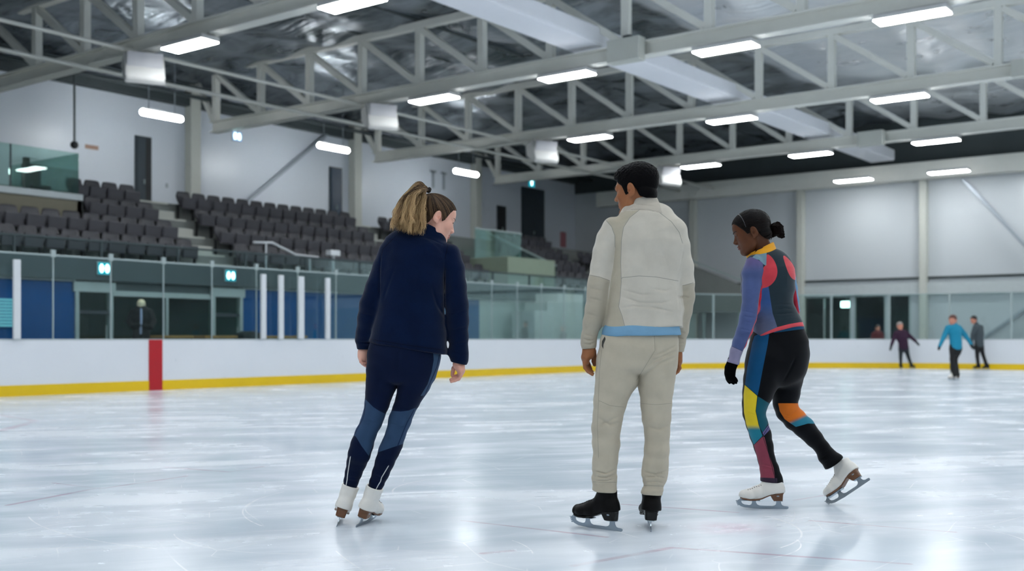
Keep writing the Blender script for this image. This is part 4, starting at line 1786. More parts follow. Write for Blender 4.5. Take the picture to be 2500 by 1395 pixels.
def scalp_strands(H, prof, target, n, off, seed=3, m=18, back=True):
    """strand paths running from the hairline over the head to the tie"""
    rg = np.random.default_rng(seed)
    ys = [p[0] for p in sorted(prof)]
    zs_ = [p[1] for p in sorted(prof)]
    tg = H.loc(np.asarray(target, float)[None])[0]
    paths = []
    for _ in range(n):
        y = rg.uniform(-0.115, 0.088)
        z = np.interp(y, ys, zs_) + abs(rg.normal(0, 0.006)) + 0.001
        sx = 1 if rg.random() < 0.5 else -1
        r = math.sqrt(max(1 - (y / 0.108) ** 2 - ((z - 0.02) / 0.11) ** 2, 0.0)) * 0.09
        x = sx * (r if y < 0.06 else r * rg.random())
        a = np.array((x, y, z))
        if rg.random() < 0.3:
            a = a * (1, 1, 1) + (tg - a) * rg.random() * 0.5
        t = np.linspace(0, 1, m)[:, None]
        P = a + (tg - a) * t
        P = P + (P - (0, -0.01, 0.0)) * (np.sin(t * math.pi) * 0.35)
        for _k in range(14):
            q = P.astype(np.float32)
            d = np.minimum(H.skull(q), ellipsoid((0, -0.052, -0.03), (0.058, 0.044, 0.05))(q)) - off
            v = P - (0, -0.01, 0.01)
            v /= np.linalg.norm(v, axis=1)[:, None]
            P = P - v * d[:, None] * 0.8
        P = P + rg.normal(0, 0.0004, 3)
        paths.append((np.array([H.out(p) for p in P])[::-1], rg.random()))
    return paths


EYEW = simple('eye_white', col(214, 208, 204), 0.25, var=0.02)
LASH = simple('dark_lash', col(24, 18, 16), 0.6)
IRISG = simple('grey_green_iris', col(70, 80, 78), 0.2)
IRISB = simple('dark_brown_iris', col(34, 22, 16), 0.2)


def skin_material(name, c, lip, rough=0.45):
    t = NT(name)
    v = t.coord()
    f = t.noise(v, 14.0, 4.0, 0.6)
    base = t.mix(f, tuple(q * 0.9 for q in c[:3]) + (1,), tuple(min(1, q * 1.08) for q in c[:3]) + (1,))
    base = t.mix(t.math('MULTIPLY', t.mr(t.attr('lip'), -0.001, 0.001), 0.75), base, lip)
    blush = tuple((c[0] * 1.0, c[1] * 0.78, c[2] * 0.76, 1.0))
    base = t.mix(t.math('MULTIPLY', t.attr('blush'), 0.55), base, blush)
    nr = t.bump(t.noise(v, 320.0, 2.0), 0.06, 0.002)
    return t.pbr(base, rough, 0.0, 0.25, nr)


def head_attrs(head, V):
    q = head.loc(V)
    lip = np.maximum(0.0075 - np.sqrt(((q - (0, 0.090, -0.0585)) / (3.1, 2.2, 1.0)) ** 2 @ np.ones(3)),
                     0.0075 - np.sqrt(((q - (0, 0.089, -0.0700)) / (2.7, 2.2, 1.0)) ** 2 @ np.ones(3)))
    bl = np.zeros(len(V))
    for sx in (-1, 1):
        bl += np.exp(-(((q - (sx * 0.045, 0.065, -0.026)) / 0.022) ** 2).sum(1))
        bl += 0.8 * np.exp(-(((q - (sx * 0.078, -0.008, -0.012)) / 0.022) ** 2).sum(1))
    bl += 0.7 * np.exp(-(((q - (0, 0.112, -0.03)) / 0.014) ** 2).sum(1))
    return lip, np.clip(bl, 0, 1)


def zgrid(z0, z1, bands, coarse=0.006):
    """z samples with finer steps inside the given bands"""
    z = [z0]
    while z[-1] < z1:
        h = coarse
        for a, b, s in bands:
            if a <= z[-1] <= b:
                h = min(h, s)
        z.append(z[-1] + h)
    return np.array(z)


def bounds(f_list, lo, hi):
    return np.asarray(lo, float), np.asarray(hi, float)


def hand(fig, crop, palm, fingers, k=0.004):
    """palm: loft rows; fingers: list of (polyline with depth, radii)"""
    fs = [fig.loft(crop, palm, 0.01)]
    d = fs[0]
    parts = [chain(fig.pts(crop, pp), rr, 0.003) for pp, rr in fingers]

    def g(p):
        v = parts[0](p)
        for c in parts[1:]:
            v = smin(v, c(p), 0.0012)
        return smin(d(p), v, k)
    return g


# ---------------------------------------------------------------- skates
def zs_sole(y):
    return np.interp(y, (-0.02, 0.0, 0.05, 0.085, 0.125, 0.165, 0.20, 0.235, 0.27), (0.098, 0.098, 0.094, 0.084, 0.066, 0.0575, 0.058, 0.064, 0.074)).astype(np.float32)


def foot_w(y):
    return np.interp(y, (-0.008, -0.005, 0.002, 0.02, 0.05, 0.09, 0.13, 0.175, 0.21, 0.232, 0.243, 0.249, 0.252),
                     (-0.012, 0.002, 0.019, 0.028, 0.030, 0.027, 0.032, 0.041, 0.039, 0.031, 0.019, 0.004, -0.012)).astype(np.float32)


def boot_sdf(top, hollow, slim):
    A = np.array
    shaft = loft([(A((0, 0.046, 0.10)), A((0.038, 0, 0)), 0.046), (A((0, 0.050, 0.135)), A((0.036, 0, 0)), 0.046),
                  (A((0, 0.056, 0.17)), A((0.040 * slim, 0, 0)), 0.048), (A((0, 0.056, 0.26)), A((0.048 * slim, 0, 0)), 0.055)], 0.01)
    heel = ellipsoid((0, 0.040, 0.108), (0.036, 0.044, 0.052))
    foot = loft([(A((0, 0.035, 0.105)), A((0.034, 0, 0)), 0.034), (A((0, 0.10, 0.103)), A((0.035, 0, 0)), 0.048),
                 (A((0, 0.15, 0.088)), A((0.041, 0, 0)), 0.042), (A((0, 0.195, 0.079)), A((0.044, 0, 0)), 0.033),
                 (A((0, 0.226, 0.078)), A((0.034, 0, 0)), 0.029)], 0.012)

    def f(p):
        d = smin(smin(shaft(p), foot(p), 0.035), heel(p), 0.02)
        # tongue ridge and lace line
        d = d - 0.003 * np.exp(-(p[:, 0] / 0.012) ** 2) * (p[:, 1] > 0.07)
        d = smax(d, zs_sole(p[:, 1]) - p[:, 2], 0.003)
        tp = p[:, 2] - (top + 0.10 * (p[:, 1] - 0.05) * 0.4)
        d = smax(d, tp, 0.005)
        if hollow:
            inner = np.sqrt((p[:, 0] / (0.0345 * slim)) ** 2 + ((p[:, 1] - 0.056) / 0.041) ** 2) - 1
            d = smax(d, -np.maximum(inner * 0.04, (top - 0.045) - p[:, 2]), 0.004)
        return d
    return f


def sole_sdf(p):
    x, y, z = p[:, 0], p[:, 1], p[:, 2]
    w = foot_w(y) + 0.002
    zt = zs_sole(y)
    d = np.maximum(np.abs(x) - w, np.maximum(z - zt - 0.001, zt - 0.0075 - z))
    hw = 0.029 - 0.10 * (0.098 - z) * 0.6
    r = np.sqrt(np.maximum(np.abs(x) - hw + 0.012, 0) ** 2 + np.maximum(0.012 - (y - 0.002 + (0.098 - z) * -0.06), 0) ** 2) - 0.012
    heel = np.maximum(np.maximum(np.abs(x) - hw, r), np.maximum(np.maximum((0.001 + 0.0 * z) - y, y - (0.058 + (z - 0.049) * 0.55)), np.maximum(z - zt, 0.049 - z)))
    return np.minimum(d, heel).astype(np.float32)


_cache = {}


def skate(fig, parent, anchor, at, fwd, roll=0.0, scale=1.0, top=0.215, hollow=False, slim=1.0, mats=None, label=None, wide=1.0, laces=True):
    """anchor: point in skate space placed at 'at' (figure space)"""
    f = np.asarray(fwd, float)
    f /= np.linalg.norm(f)
    up = np.array((0, 0, 1.0))
    u = up - f * np.dot(up, f)
    u /= np.linalg.norm(u)
    r = np.cross(f, u)
    c, s_ = math.cos(roll), math.sin(roll)
    r2 = r * c - u * s_
    u2 = u * c + r * s_
    R = np.stack([r2 * wide, f, u2], 1) * scale
    t = np.asarray(at, float) - R @ np.asarray(anchor, float)
    Mx = Matrix(((*R[0], t[0]), (*R[1], t[1]), (*R[2], t[2]), (0, 0, 0, 1)))

    def tr(V):
        return V @ R.T + t
    key = ('boot', top, hollow, slim)
    if key not in _cache:
        _cache[key] = polygonize(boot_sdf(top, hollow, slim), (-0.065, -0.02, 0.04), (0.065, 0.275, top + 0.03), 0.0035)
    V, Q = _cache[key]
    boot = np_mesh('ice_skate', tr(V), Q, mats[0], parent, label=label)
    if 'sole' not in _cache:
        _cache['sole'] = polygonize(sole_sdf, (-0.055, -0.012, 0.04), (0.055, 0.27, 0.11), 0.003)
    V, Q = _cache['sole']
    np_mesh('sole', tr(V), Q, mats[1], boot)
    # blade with stanchions
    out = [(-0.030, 0.004), (-0.024, 0.0), (0.06, -0.0005), (0.16, 0.0005), (0.225, 0.006), (0.248, 0.014), (0.262, 0.026),
           (0.268, 0.040), (0.262, 0.050), (0.252, 0.056), (0.250, 0.062), (0.240, 0.062), (0.243, 0.050), (0.242, 0.038), (0.236, 0.029), (0.222, 0.023),
           (0.196, 0.020), (0.186, 0.024), (0.181, 0.034), (0.181, 0.055), (0.158, 0.055), (0.157, 0.036), (0.150, 0.024), (0.136, 0.018),
           (0.062, 0.0165), (0.050, 0.020), (0.042, 0.028), (0.040, 0.051), (0.013, 0.051), (0.012, 0.033), (0.006, 0.022), (-0.004, 0.017), (-0.024, 0.0155), (-0.030, 0.012)]
    bm = bmesh.new()
    prism(bm, out, -0.002, 0.002, 'x')
    box(bm, -0.016, 0.016, 0.004, 0.056, 0.0455, 0.0492, 0.001)
    box(bm, -0.022, 0.022, 0.135, 0.245, 0.0475, 0.051, 0.001)
    for yy in (0.16, 0.20, 0.235):
        box(bm, -0.018, 0.018, yy - 0.004, yy + 0.004, 0.0505, 0.058)
    for k in range(4):
        a = 0.5 + 0.5 * k
        box(bm, -0.003, 0.003, 0.256 + 0.003 * k, 0.266 + 0.003 * k, 0.018 + 0.008 * k, 0.023 + 0.008 * k)
    bmesh.ops.transform(bm, matrix=Mx, verts=bm.verts)
    obj('blade', bm, mats[2], boot, label='steel blade')
    # small oval badge on both sides of the heel
    bm = bmesh.new()
    for sx in (-1, 1):
        ball(bm, (sx * 0.0268, 0.034, 0.078), 1.0, 14, 8, (0.0022, 0.0095, 0.0042))
    bmesh.ops.transform(bm, matrix=Mx, verts=bm.verts)
    obj('heel_badge', bm, mats[2], boot, True)
    if laces:
        bs = boot_sdf(top, hollow, slim)
        bm = bmesh.new()
        hk = bmesh.new()

        def surf(x, y, z0):
            z = z0
            for _ in range(60):
                d_ = float(bs(np.array([[x, y, z]], np.float32))[0])
                if d_ < 0.0005:
                    break
                z -= d_ * 0.8
            return (x, y, z)
        rows = []
        for k in range(7):
            y = 0.205 - 0.0125 * k
            rows.append((surf(-0.017, y, 0.2), surf(0.017, y, 0.2)))
        for k in range(6):
            tube(bm, [rows[k][0], surf(0, (rows[k][0][1] + rows[k + 1][1][1]) / 2, 0.2), rows[k + 1][1]], 0.0017, 6)
            tube(bm, [rows[k][1], surf(0, (rows[k][0][1] + rows[k + 1][1][1]) / 2, 0.2), rows[k + 1][0]], 0.0017, 6)
        for a, b in rows:
            for q in (a, b):
                ball(hk, q, 0.0026, 8, 6)
        for b_ in (bm, hk):
            bmesh.ops.transform(b_, matrix=Mx, verts=b_.verts)
        obj('laces', bm, mats[3], boot, True)
        obj('eyelets', hk, mats[4], boot, True)
    return boot


STEEL = NT('skate_steel').pbr(col(160, 172, 182), 0.28, 0.85)
BLACKL = simple('black_leather', col(5, 5, 6), 0.5, spec=0.15, var=0.2, nscale=20, bump=0.15, bscale=160)
WHITEL = simple('white_leather', col(226, 223, 216), 0.42, var=0.05, nscale=14, bump=0.12, bscale=120)


def wood_mat():
    t = NT('stacked_leather_sole')
    v = t.coord((1, 1, 14))
    f = t.noise(v, 14.0, 3.0, 0.6)
    return t.pbr(t.mix(f, col(74, 44, 24), col(128, 84, 52)), 0.4)


SOLEW = wood_mat()
SOLEB = simple('black_sole', col(8, 9, 10), 0.4, spec=0.3)
HOOK = simple('dark_eyelet', col(60, 60, 62), 0.4, metal=0.5)


# ---------------------------------------------------------------- cloth with sewn panels
def panel_material(name, base, panels, lines=(), rough=0.8, sheen=0.0, weave=600.0, bump=0.10, var=0.06, fuzz=0.0, spec=0.08):
    """panels: (attribute, colour or (colour a, colour b, gradient attribute)); lines: (attribute, colour, half width)"""
    t = NT(name)
    v = t.coord()
    c = base
    for at, colr in panels:
        if isinstance(colr, tuple) and len(colr) == 3 and isinstance(colr[2], str):
            cc = t.mix(t.mr(t.attr(colr[2]), 0.0, 1.0), colr[0], colr[1])
        else:
            cc = colr
        c = t.mix(t.mr(t.attr(at), -0.0008, 0.0008), c, cc)
    for at, colr, w in lines:
        on = t.math('MULTIPLY', t.mr(t.math('ABSOLUTE', t.attr(at + '_s')), w * 1.3, w * 0.7), t.math('LESS_THAN', t.attr(at), 0.0065))
        c = t.mix(on, c, colr)
    n = t.noise(v, 9.0, 4.0, 0.6)
    hsv = t.n('HueSaturation')
    t.put(hsv.inputs['Color'], c)
    t.l(t.mr(n, 0.3, 0.7, 1 - var, 1 + var), hsv.inputs['Value'])
    nr = t.bump(t.noise(v, weave, 2.0, 0.7), bump, 0.002)
    if fuzz:
        nr = t.bump(t.noise(v, 130.0, 3.0, 0.7), fuzz, 0.004, nr)
    return t.pbr(hsv.outputs[0], rough, 0.0, spec, nr, sheen)


def garment(fig, name, f, lo, hi, h, mat, attrs=None, label=None, parent=None, zs=None):
    V, Q = polygonize(f, lo, hi, h, zs)
    at = {}
    if attrs:
        xy = fig.proj(V)
        px2m = (fig.d0 + V[:, 1]) / FPX
        for k, fn in attrs.items():
            r = fn(V, xy, px2m)
            if isinstance(r, tuple):
                at[k], at[k + '_s'] = r
            else:
                at[k] = r
    return np_mesh(name, V, Q, mat, parent or fig.root, True, label, at)


def chaikin(q, n=2):
    for _ in range(n):
        r = np.roll(q, -1, 0)
        q = np.stack([q * 0.75 + r * 0.25, q * 0.25 + r * 0.75], 1).reshape(-1, 2)
    return q


def poly_attr(crop, poly, where=None, soft=0):
    q = chaikin(np.array([crop(*c) for c in poly]), soft)

    def fn(V, xy, m):
        d = poly_sd(xy, q) * m
        if where is not None:
            d = np.minimum(d, where(V))
        return d
    return fn


def multi_poly(crop, polys, where=None):
    fs = [poly_attr(crop, p, where) for p in polys]
    return lambda V, xy, m: np.max([f(V, xy, m) for f in fs], axis=0)


def line_sd(xy, pts):
    """unsigned and signed distance to a polyline"""
    pts = np.asarray(pts, float)
    best = np.full(len(xy), 1e9)
    sg = np.ones(len(xy))
    n = len(pts) - 1
    for i in range(n):
        a, b = pts[i], pts[i + 1]
        e = b - a
        w = xy - a
        t = np.clip((w @ e) / max(e @ e, 1e-12), 0, 1)
        q = w - t[:, None] * e
        dd = (q * q).sum(1)
        m = dd < best
        best = np.where(m, dd, best)
        sg = np.where(m, np.sign(w[:, 0] * e[1] - w[:, 1] * e[0]), sg)
    best = np.sqrt(best)
    return best, best * sg


def line_attr(crop, lines, where=None):
    qs = [np.array([crop(*c) for c in l]) for l in lines]

    def fn(V, xy, m):
        d = np.full(len(V), 1e9)
        s = np.full(len(V), 1e9)
        for q in qs:
            u, v = line_sd(xy, q)
            k = u < d
            d = np.where(k, u, d)
            s = np.where(k, v, s)
        d, s = d * m, s * m
        if where is not None:
            d = np.where(where(V) > 0, d, 1.0)
        return d, s
    return fn
# ================================================================= woman in navy, left
def hem_cut(fig, f, crop, a, b, dy=0.0, k=0.006, flip=False, tilt=0.0):
    A, B = fig.P(*crop(*a), dy), fig.P(*crop(*b), dy)
    e = B - A
    n = np.array((e[2], -tilt * e[0], -e[0]))
    if flip:
        n = -n
    return cut(f, (A + B) / 2, n, k)


def strands(name, paths, r0, r1, mat, parent, n=5):
    """many tapered hair strands as one mesh with root-to-tip and random attributes"""
    VV, QQ, T, RN = [], [], [], []
    base = 0
    for P, rnd in paths:
        P = np.asarray(P, float)
        m = len(P)
        tan = np.gradient(P, axis=0)
        tan /= np.linalg.norm(tan, axis=1)[:, None] + 1e-9
        s_ = np.cross(tan, (0.3, 0.8, 0.5))
        s_ /= np.linalg.norm(s_, axis=1)[:, None] + 1e-9
        u = np.cross(s_, tan)
        t = np.linspace(0, 1, m)
        rr = (r0 + (r1 - r0) * t ** 1.5)[:, None]
        ring = [P + s_ * rr * math.cos(2 * math.pi * k / n) + u * rr * math.sin(2 * math.pi * k / n) for k in range(n)]
        V = np.stack(ring, 1).reshape(-1, 3)
        i = np.arange(m - 1)[:, None] * n
        k = np.arange(n)[None]
        k2 = (k + 1) % n
        Q = np.stack([i + k, i + k2, i + n + k2, i + n + k], -1).reshape(-1, 4) + base
        VV.append(V)
        QQ.append(Q)
        T.append(np.repeat(t, n))
        RN.append(np.full(m * n, rnd))
        base += m * n
    return np_mesh(name, np.concatenate(VV), np.concatenate(QQ), mat, parent, True, None,
                   {'tip': np.concatenate(T), 'rnd': np.concatenate(RN)})


def woman_navy():
    F = Fig(880, 5.9, 'person', 'woman in navy fleece and leggings, curly blonde ponytail, gliding in white skates')
    U, L = crop_fn(780, 420, 3.0326), crop_fn(780, 840, 3.0326)
    torso = F.loft(U, [(660, 505, 895, 535, 0.046, 0.01), (552, 522, 962, 560, 0.077), (470, 565, 1010, 605, 0.098), (450, 680, 945, 690, 0.112),
                       (446, 800, 930, 800, 0.116), (444, 960, 925, 960, 0.112), (430, 1060, 926, 1065, 0.114),
                       (402, 1180, 931, 1190, 0.122), (368, 1275, 930, 1360, 0.127), (360, 1340, 932, 1430, 0.127)], 0.02, 2.3)
    torso = hem_cut(F, torso, U, (370, 1264), (925, 1354), 0, 0.012)
    la = F.loft(U, [(440, 565, 560, 625, 0.060), (398, 680, 520, 715, 0.062), (348, 840, 470, 870, 0.061, 0.0), (300, 970, 445, 1000, 0.062, 0.01),
                    (283, 1080, 430, 1092, 0.060, 0.03), (272, 1190, 408, 1196, 0.054, 0.06), (267, 1240, 398, 1250, 0.050, 0.075), (284, 1272, 388, 1278, 0.040, 0.082),
                    (282, 1295, 388, 1300, 0.042, 0.086), (285, 1330, 380, 1334, 0.038, 0.09)], 0.014)
    la = hem_cut(F, la, U, (285, 1316), (380, 1316), 0.09, 0.006)
    ra = F.loft(U, [(905, 600, 1045, 610, 0.062), (925, 720, 1070, 715, 0.063), (935, 850, 1092, 850, 0.061), (938, 980, 1101, 985, 0.061, 0.0),
                    (948, 1110, 1104, 1112, 0.058, 0.01), (962, 1220, 1105, 1225, 0.053, 0.02), (972, 1300, 1098, 1312, 0.047, 0.025), (968, 1345, 1100, 1358, 0.046, 0.028),
                    (974, 1385, 1098, 1400, 0.045, 0.03), (982, 1425, 1080, 1440, 0.038, 0.03)], 0.014)
    ra = hem_cut(F, ra, U, (985, 1410), (1078, 1430), 0.03, 0.006)
    collar = F.loft(U, [(648, 475, 945, 525, 0.080, 0.02), (690, 430, 935, 495, 0.074, 0.02), (738, 385, 915, 455, 0.068, 0.02), (760, 360, 900, 425, 0.066, 0.02)], 0.01)
    collar = cut(collar, F.P(*U(820, 408), 0.02), (0.50, 0.12, 1.0), 0.006)
    inner = F.loft(U, [(690, 470, 915, 515, 0.062, 0.02), (735, 420, 905, 480, 0.060, 0.02), (775, 360, 885, 420, 0.057, 0.02)], 0.01)
    collar = (lambda c, i: (lambda p: smax(c(p), -i(p), 0.004)))(collar, inner)

    def jack(p):
        return smin(smin(smin(torso(p), la(p), 0.028), ra(p), 0.028), collar(p), 0.012)
    jf = wrinkle(jack, 0.009, (5, 5, 7), 4, (0.9, 1.66))
    jf = crease(F, jf, [([(560, 700), (500, 860), (470, 960)], 9, 0.004), ([(830, 850), (870, 980), (925, 1080)], 10, 0.006), ([(700, 700), (690, 860)], 14, 0.003),
                        ([(620, 1120), (520, 1200)], 14, 0.003), ([(330, 960), (420, 1010)], 8, 0.004), ([(300, 1050), (400, 1070)], 8, 0.004),
                        ([(960, 1060), (1080, 1030)], 9, 0.004), ([(970, 1180), (1090, 1150)], 9, 0.004), ([(985, 1280), (1090, 1262)], 7, 0.004),
                        ([(280, 1262), (395, 1266)], 5, 0.006), ([(975, 1330), (1095, 1345)], 5, 0.004),
                        ([(455, 600), (445, 760), (445, 950)], 6, 0.006), ([(930, 640), (925, 820), (928, 1060)], 6, 0.006), ([(700, 470), (830, 500), (930, 545)], 5, 0.003)], U)
    m = panel_material('navy_fleece', col(5, 21, 48), [('hemband', col(5, 19, 45))], [('seam', col(2, 9, 28), 0.0016)], 0.95, 0.12, 500, 0.2, 0.12, 0.35, 0.04)
    garment(F, 'jacket', jf, (-0.42, -0.22, 0.80), (0.60, 0.26, 1.72), 0.0045, m,
            {'hemband': poly_attr(U, [(360, 1225), (930, 1310), (930, 1380), (360, 1300)]),
             'seam': line_attr(U, [[(372, 1240), (640, 1282), (925, 1322)], [(560, 480), (470, 570), (448, 660)], [(950, 540), (930, 640)]])}, 'navy fleece jacket')

    pelvis = F.loft(L, [(430, -120, 900, -60, 0.105), (400, -30, 893, 10, 0.112), (378, 30, 893, 70, 0.118), (357, 110, 880, 130, 0.124), (349, 185, 866, 205, 0.118)], 0.02, 2.2)
    pelvis = hem_cut(F, pelvis, L, (350, 296), (870, 300), 0, 0.03)
    ll = F.loft(L, [(347, 200, 590, 230, 0.098), (345, 285, 573, 300, 0.092), (341, 360, 543, 365, 0.084), (338, 425, 516, 450, 0.076), (322, 520, 484, 530, 0.065),
                    (306, 565, 463, 590, 0.060), (262, 660, 421, 675, 0.060), (230, 745, 400, 750, 0.058), (212, 810, 375, 830, 0.054), (203, 870, 347, 888, 0.049, 0.025),
                    (190, 950, 314, 962, 0.044, 0.042), (182, 1008, 286, 1030, 0.036, 0.05), (184, 1040, 270, 1062, 0.030, 0.056), (176, 1085, 254, 1105, 0.025, 0.06)], 0.012)
    rl = F.loft(L, [(585, 230, 862, 215, 0.100), (574, 290, 832, 282, 0.094), (568, 350, 795, 335, 0.086), (555, 425, 755, 405, 0.078), (534, 495, 714, 482, 0.069),
                    (509, 565, 682, 568, 0.063), (484, 680, 640, 668, 0.062), (456, 745, 622, 738, 0.060), (430, 800, 598, 790, 0.057), (408, 880, 558, 872, 0.050),
                    (386, 960, 520, 955, 0.045, 0.012), (368, 1026, 480, 1034, 0.036, 0.018), (368, 1060, 456, 1072, 0.030, 0.022), (358, 1105, 436, 1118, 0.025, 0.024)], 0.012)

    def pants(p):
        return smin(pelvis(p), smin(ll(p), rl(p), 0.003), 0.014)
    pf = crease(F, pants, [([(590, 40), (586, 120), (582, 200)], 14, 0.005), ([(325, 555), (400, 580), (450, 575)], 5, 0.003), ([(318, 575), (400, 600)], 5, 0.003),
                           ([(520, 590), (600, 612), (650, 600)], 5, 0.003), ([(190, 985), (300, 1000)], 5, 0.004), ([(185, 1010), (290, 1025)], 5, 0.004),
                           ([(385, 975), (500, 1000)], 5, 0.004), ([(375, 1010), (490, 1035)], 5, 0.004)], L)
    isl = lambda V: rl(V.astype(np.float32)) - ll(V.astype(np.float32))
    isr = lambda V: -isl(V)
    panel = {'kneel': poly_attr(L, [(300, 380), (345, 415), (400, 470), (440, 495), (490, 520), (520, 525), (470, 600), (415, 700), (366, 832), (310, 755), (268, 685), (240, 680), (270, 600), (300, 520)], isl),
             'kneer': multi_poly(L, [[(500, 480), (525, 495), (600, 502), (660, 494), (712, 474), (740, 478), (660, 700), (640, 735), (580, 754), (430, 805), (400, 810), (470, 690)]], isr),
             'hip': multi_poly(L, [[(838, 20), (910, 20), (900, 170), (840, 300), (782, 382), (748, 386), (800, 300), (830, 210), (846, 120)]], isr),
             'seam': line_attr(L, [[(342, 440), (330, 520), (318, 560), (262, 665)], [(700, 490), (650, 580), (625, 640), (580, 752)], [(905, 0), (870, 170), (780, 380), (712, 480)]]),
             'zip': line_attr(L, [[(228, 840), (220, 890), (212, 940), (206, 985), (204, 1010), (196, 1050)], [(509, 908), (490, 940), (460, 990), (452, 1020), (436, 1045), (415, 1085)]])}
    m = panel_material('navy_leggings', col(3, 17, 44), [('kneel', col(46, 68, 96)), ('kneer', col(46, 68, 96)), ('hip', col(54, 76, 102))],
                       [('seam', col(14, 34, 66), 0.0024), ('zip', col(214, 216, 214), 0.0022)], 0.7, 0.05, 900, 0.05, 0.05)
    garment(F, 'leggings', pf, (-0.40, -0.18, 0.12), (0.45, 0.18, 1.10), 0.0042, m, panel, 'navy leggings with blue grey knee panels')

    H = Head(F, (1067.5, 529), 0.035, 74, 20, 6, 1.06, True)
    jb, pb = jack, pants
    HR, HL = crop_fn(1080, 860, 17.44), crop_fn(860, 830, 17.44)
    hr = hand(F, HR, [(460, 380, 930, 420, 0.026, 0.03), (450, 490, 940, 545, 0.025, 0.03), (530, 640, 965, 700, 0.034, 0.03), (640, 800, 955, 795, 0.038, 0.03), (655, 930, 890, 960, 0.035, 0.03)],
              [([(760, 900, .062), (660, 1005, .064), (540, 1030, .062), (440, 1065, .06)], (.0100, .0092, .0082, .0070)),
               ([(770, 950, .040), (660, 1085, .042), (490, 1130, .041), (345, 1172, .040)], (.0102, .0094, .0084, .0070)),
               ([(785, 980, .016), (670, 1135, .017), (510, 1185, .017), (360, 1222, .017)], (.0098, .0090, .0080, .0068)),
               ([(800, 1000, -.006), (700, 1155, -.008), (540, 1225, -.008), (375, 1275, -.007)], (.0088, .0080, .0072, .0060)),
               ([(600, 560, .045), (480, 700, .058), (440, 870, .064), (412, 985, .062)], (.0150, .0120, .0105, .0085))])
    hl = hand(F, HL, [(290, 330, 770, 330, 0.027, 0.09), (275, 430, 770, 430, 0.028, 0.09), (248, 570, 735, 590, 0.037, 0.09), (252, 720, 700, 740, 0.040, 0.09), (300, 850, 640, 850, 0.036, 0.09)],
              [([(380, 830, .055), (365, 935, .050), (440, 1015, .050), (545, 1012, .055)], (.0090, .0084, .0076, .0064)),
               ([(420, 850, .075), (430, 1000, .071), (530, 1080, .072), (620, 1062, .076)], (.0100, .0092, .0084, .0070)),
               ([(460, 860, .096), (470, 1030, .093), (590, 1112, .095), (690, 1085, .099)], (.0102, .0094, .0085, .0072)),
               ([(520, 850, .116), (560, 1000, .116), (650, 1080, .118), (720, 1045, .12)], (.0100, .0092, .0083, .0070)),
               ([(690, 540, .105), (700, 720, .118), (640, 850, .118), (570, 905, .114)], (.0150, .0120, .0105, .0085))])
    neck = chain([F.P(*U(800, 500), 0.02), F.P(*U(835, 420), 0.03), H.out((0, -0.025, -0.03))], (0.060, 0.054, 0.052), 0.01)
    feet = [ellipsoid(F.P(838, 1226, 0.09), (0.018, 0.05, 0.018)), ellipsoid(F.P(896, 1228, 0.07), (0.018, 0.05, 0.018))]

    def body(p):
        d = smin(jb(p) + 0.016, pb(p) + 0.014, 0.01)
        d = np.minimum(d, np.minimum(feet[0](p), feet[1](p)))
        d = smin(d, neck(p), 0.01)
        d = smin(d, H.sdf(p), 0.02)
        return smin(smin(d, hr(p), 0.006), hl(p), 0.006)
    zc = H.c[2]
    zz = zgrid(0.14, zc + 0.16, [(zc - 0.15, zc + 0.16, 0.0024), (0.72, 0.96, 0.0028)], 0.006)
    hx = H.c[0]
    xx = zgrid(-0.42, 0.60, [(hx - 0.15, hx + 0.15, 0.0021), (-0.06, 0.04, 0.003), (0.42, 0.6, 0.003)], 0.005)
    V, Q = polygonize(body, (-0.42, -0.2, 0.14), (0.60, 0.26, 1.9), 0.003, None, (xx, zgrid(-0.2, 0.26, [(-0.12, 0.19, 0.0024)], 0.005), zz))
    lip, bl = head_attrs(H, V)
    hm = np.exp(-(np.maximum(V[:, 2] - 0.86, 0) / 0.03) ** 2) * (V[:, 2] > 0.6)
    np_mesh('body', V, Q, skin_material('fair_skin', col(224, 172, 152), col(196, 112, 108)), F.root, True, None, {'lip': lip, 'blush': np.clip(bl + 0.7 * hm, 0, 1)})
    H.eyes(F, F.root, IRISG)
    H.brows(F.root, simple('brown_brow', col(92, 70, 54), 0.7), 0.0024)
    # small pearl in the ear lobe
    bm = bmesh.new()
    ball(bm, H.out((0.080, -0.002, -0.034)), 0.003, 10, 8)
    obj('earring', bm, simple('pearl', col(230, 226, 218), 0.2), F.root, True)

    # hair: smooth cap drawn up to a tie, wavy ponytail
    Z = crop_fn(930, 430, 8.205)
    prof = [(-0.13, -0.078), (-0.09, -0.074), (-0.05, -0.060), (-0.034, -0.038), (-0.022, 0.006), (-0.006, 0.030), (0.012, 0.012), (0.022, -0.020), (0.034, -0.008), (0.05, 0.036), (0.066, 0.062), (0.085, 0.078), (0.13, 0.086)]

    def cap(p):
        q = H.loc(p)
        d = np.minimum(H.skull(q), ellipsoid((0, -0.052, -0.03), (0.058, 0.044, 0.05))(q)) - 0.009
        rid = np.sin(np.arctan2(q[:, 0], q[:, 2] - 0.02) * 46 + 6 * vnoise(q, (20, 20, 20), 2))
        d = d - 0.0012 * rid
        hl_ = H.hairline(q, prof)
        return smax(d, hl_ * 0.8, 0.014) * H.s
    hairm = simple('brown_hair', col(40, 29, 22), 0.5, var=0.3, nscale=40, bump=0.3, bscale=300, spec=0.15)
    lo, hi = H.c - 0.16, H.c + 0.16
    V, Q = polygonize(cap, lo, hi, 0.0026)
    np_mesh('hair', V, Q, hairm, F.root, True, 'brown hair drawn back')
    t = NT('wavy_blonde_hair')
    tip, rnd = t.attr('tip'), t.attr('rnd')
    a = t.mix(rnd, col(50, 36, 26), col(104, 78, 52))
    b = t.mix(rnd, col(128, 96, 58), col(224, 192, 144))
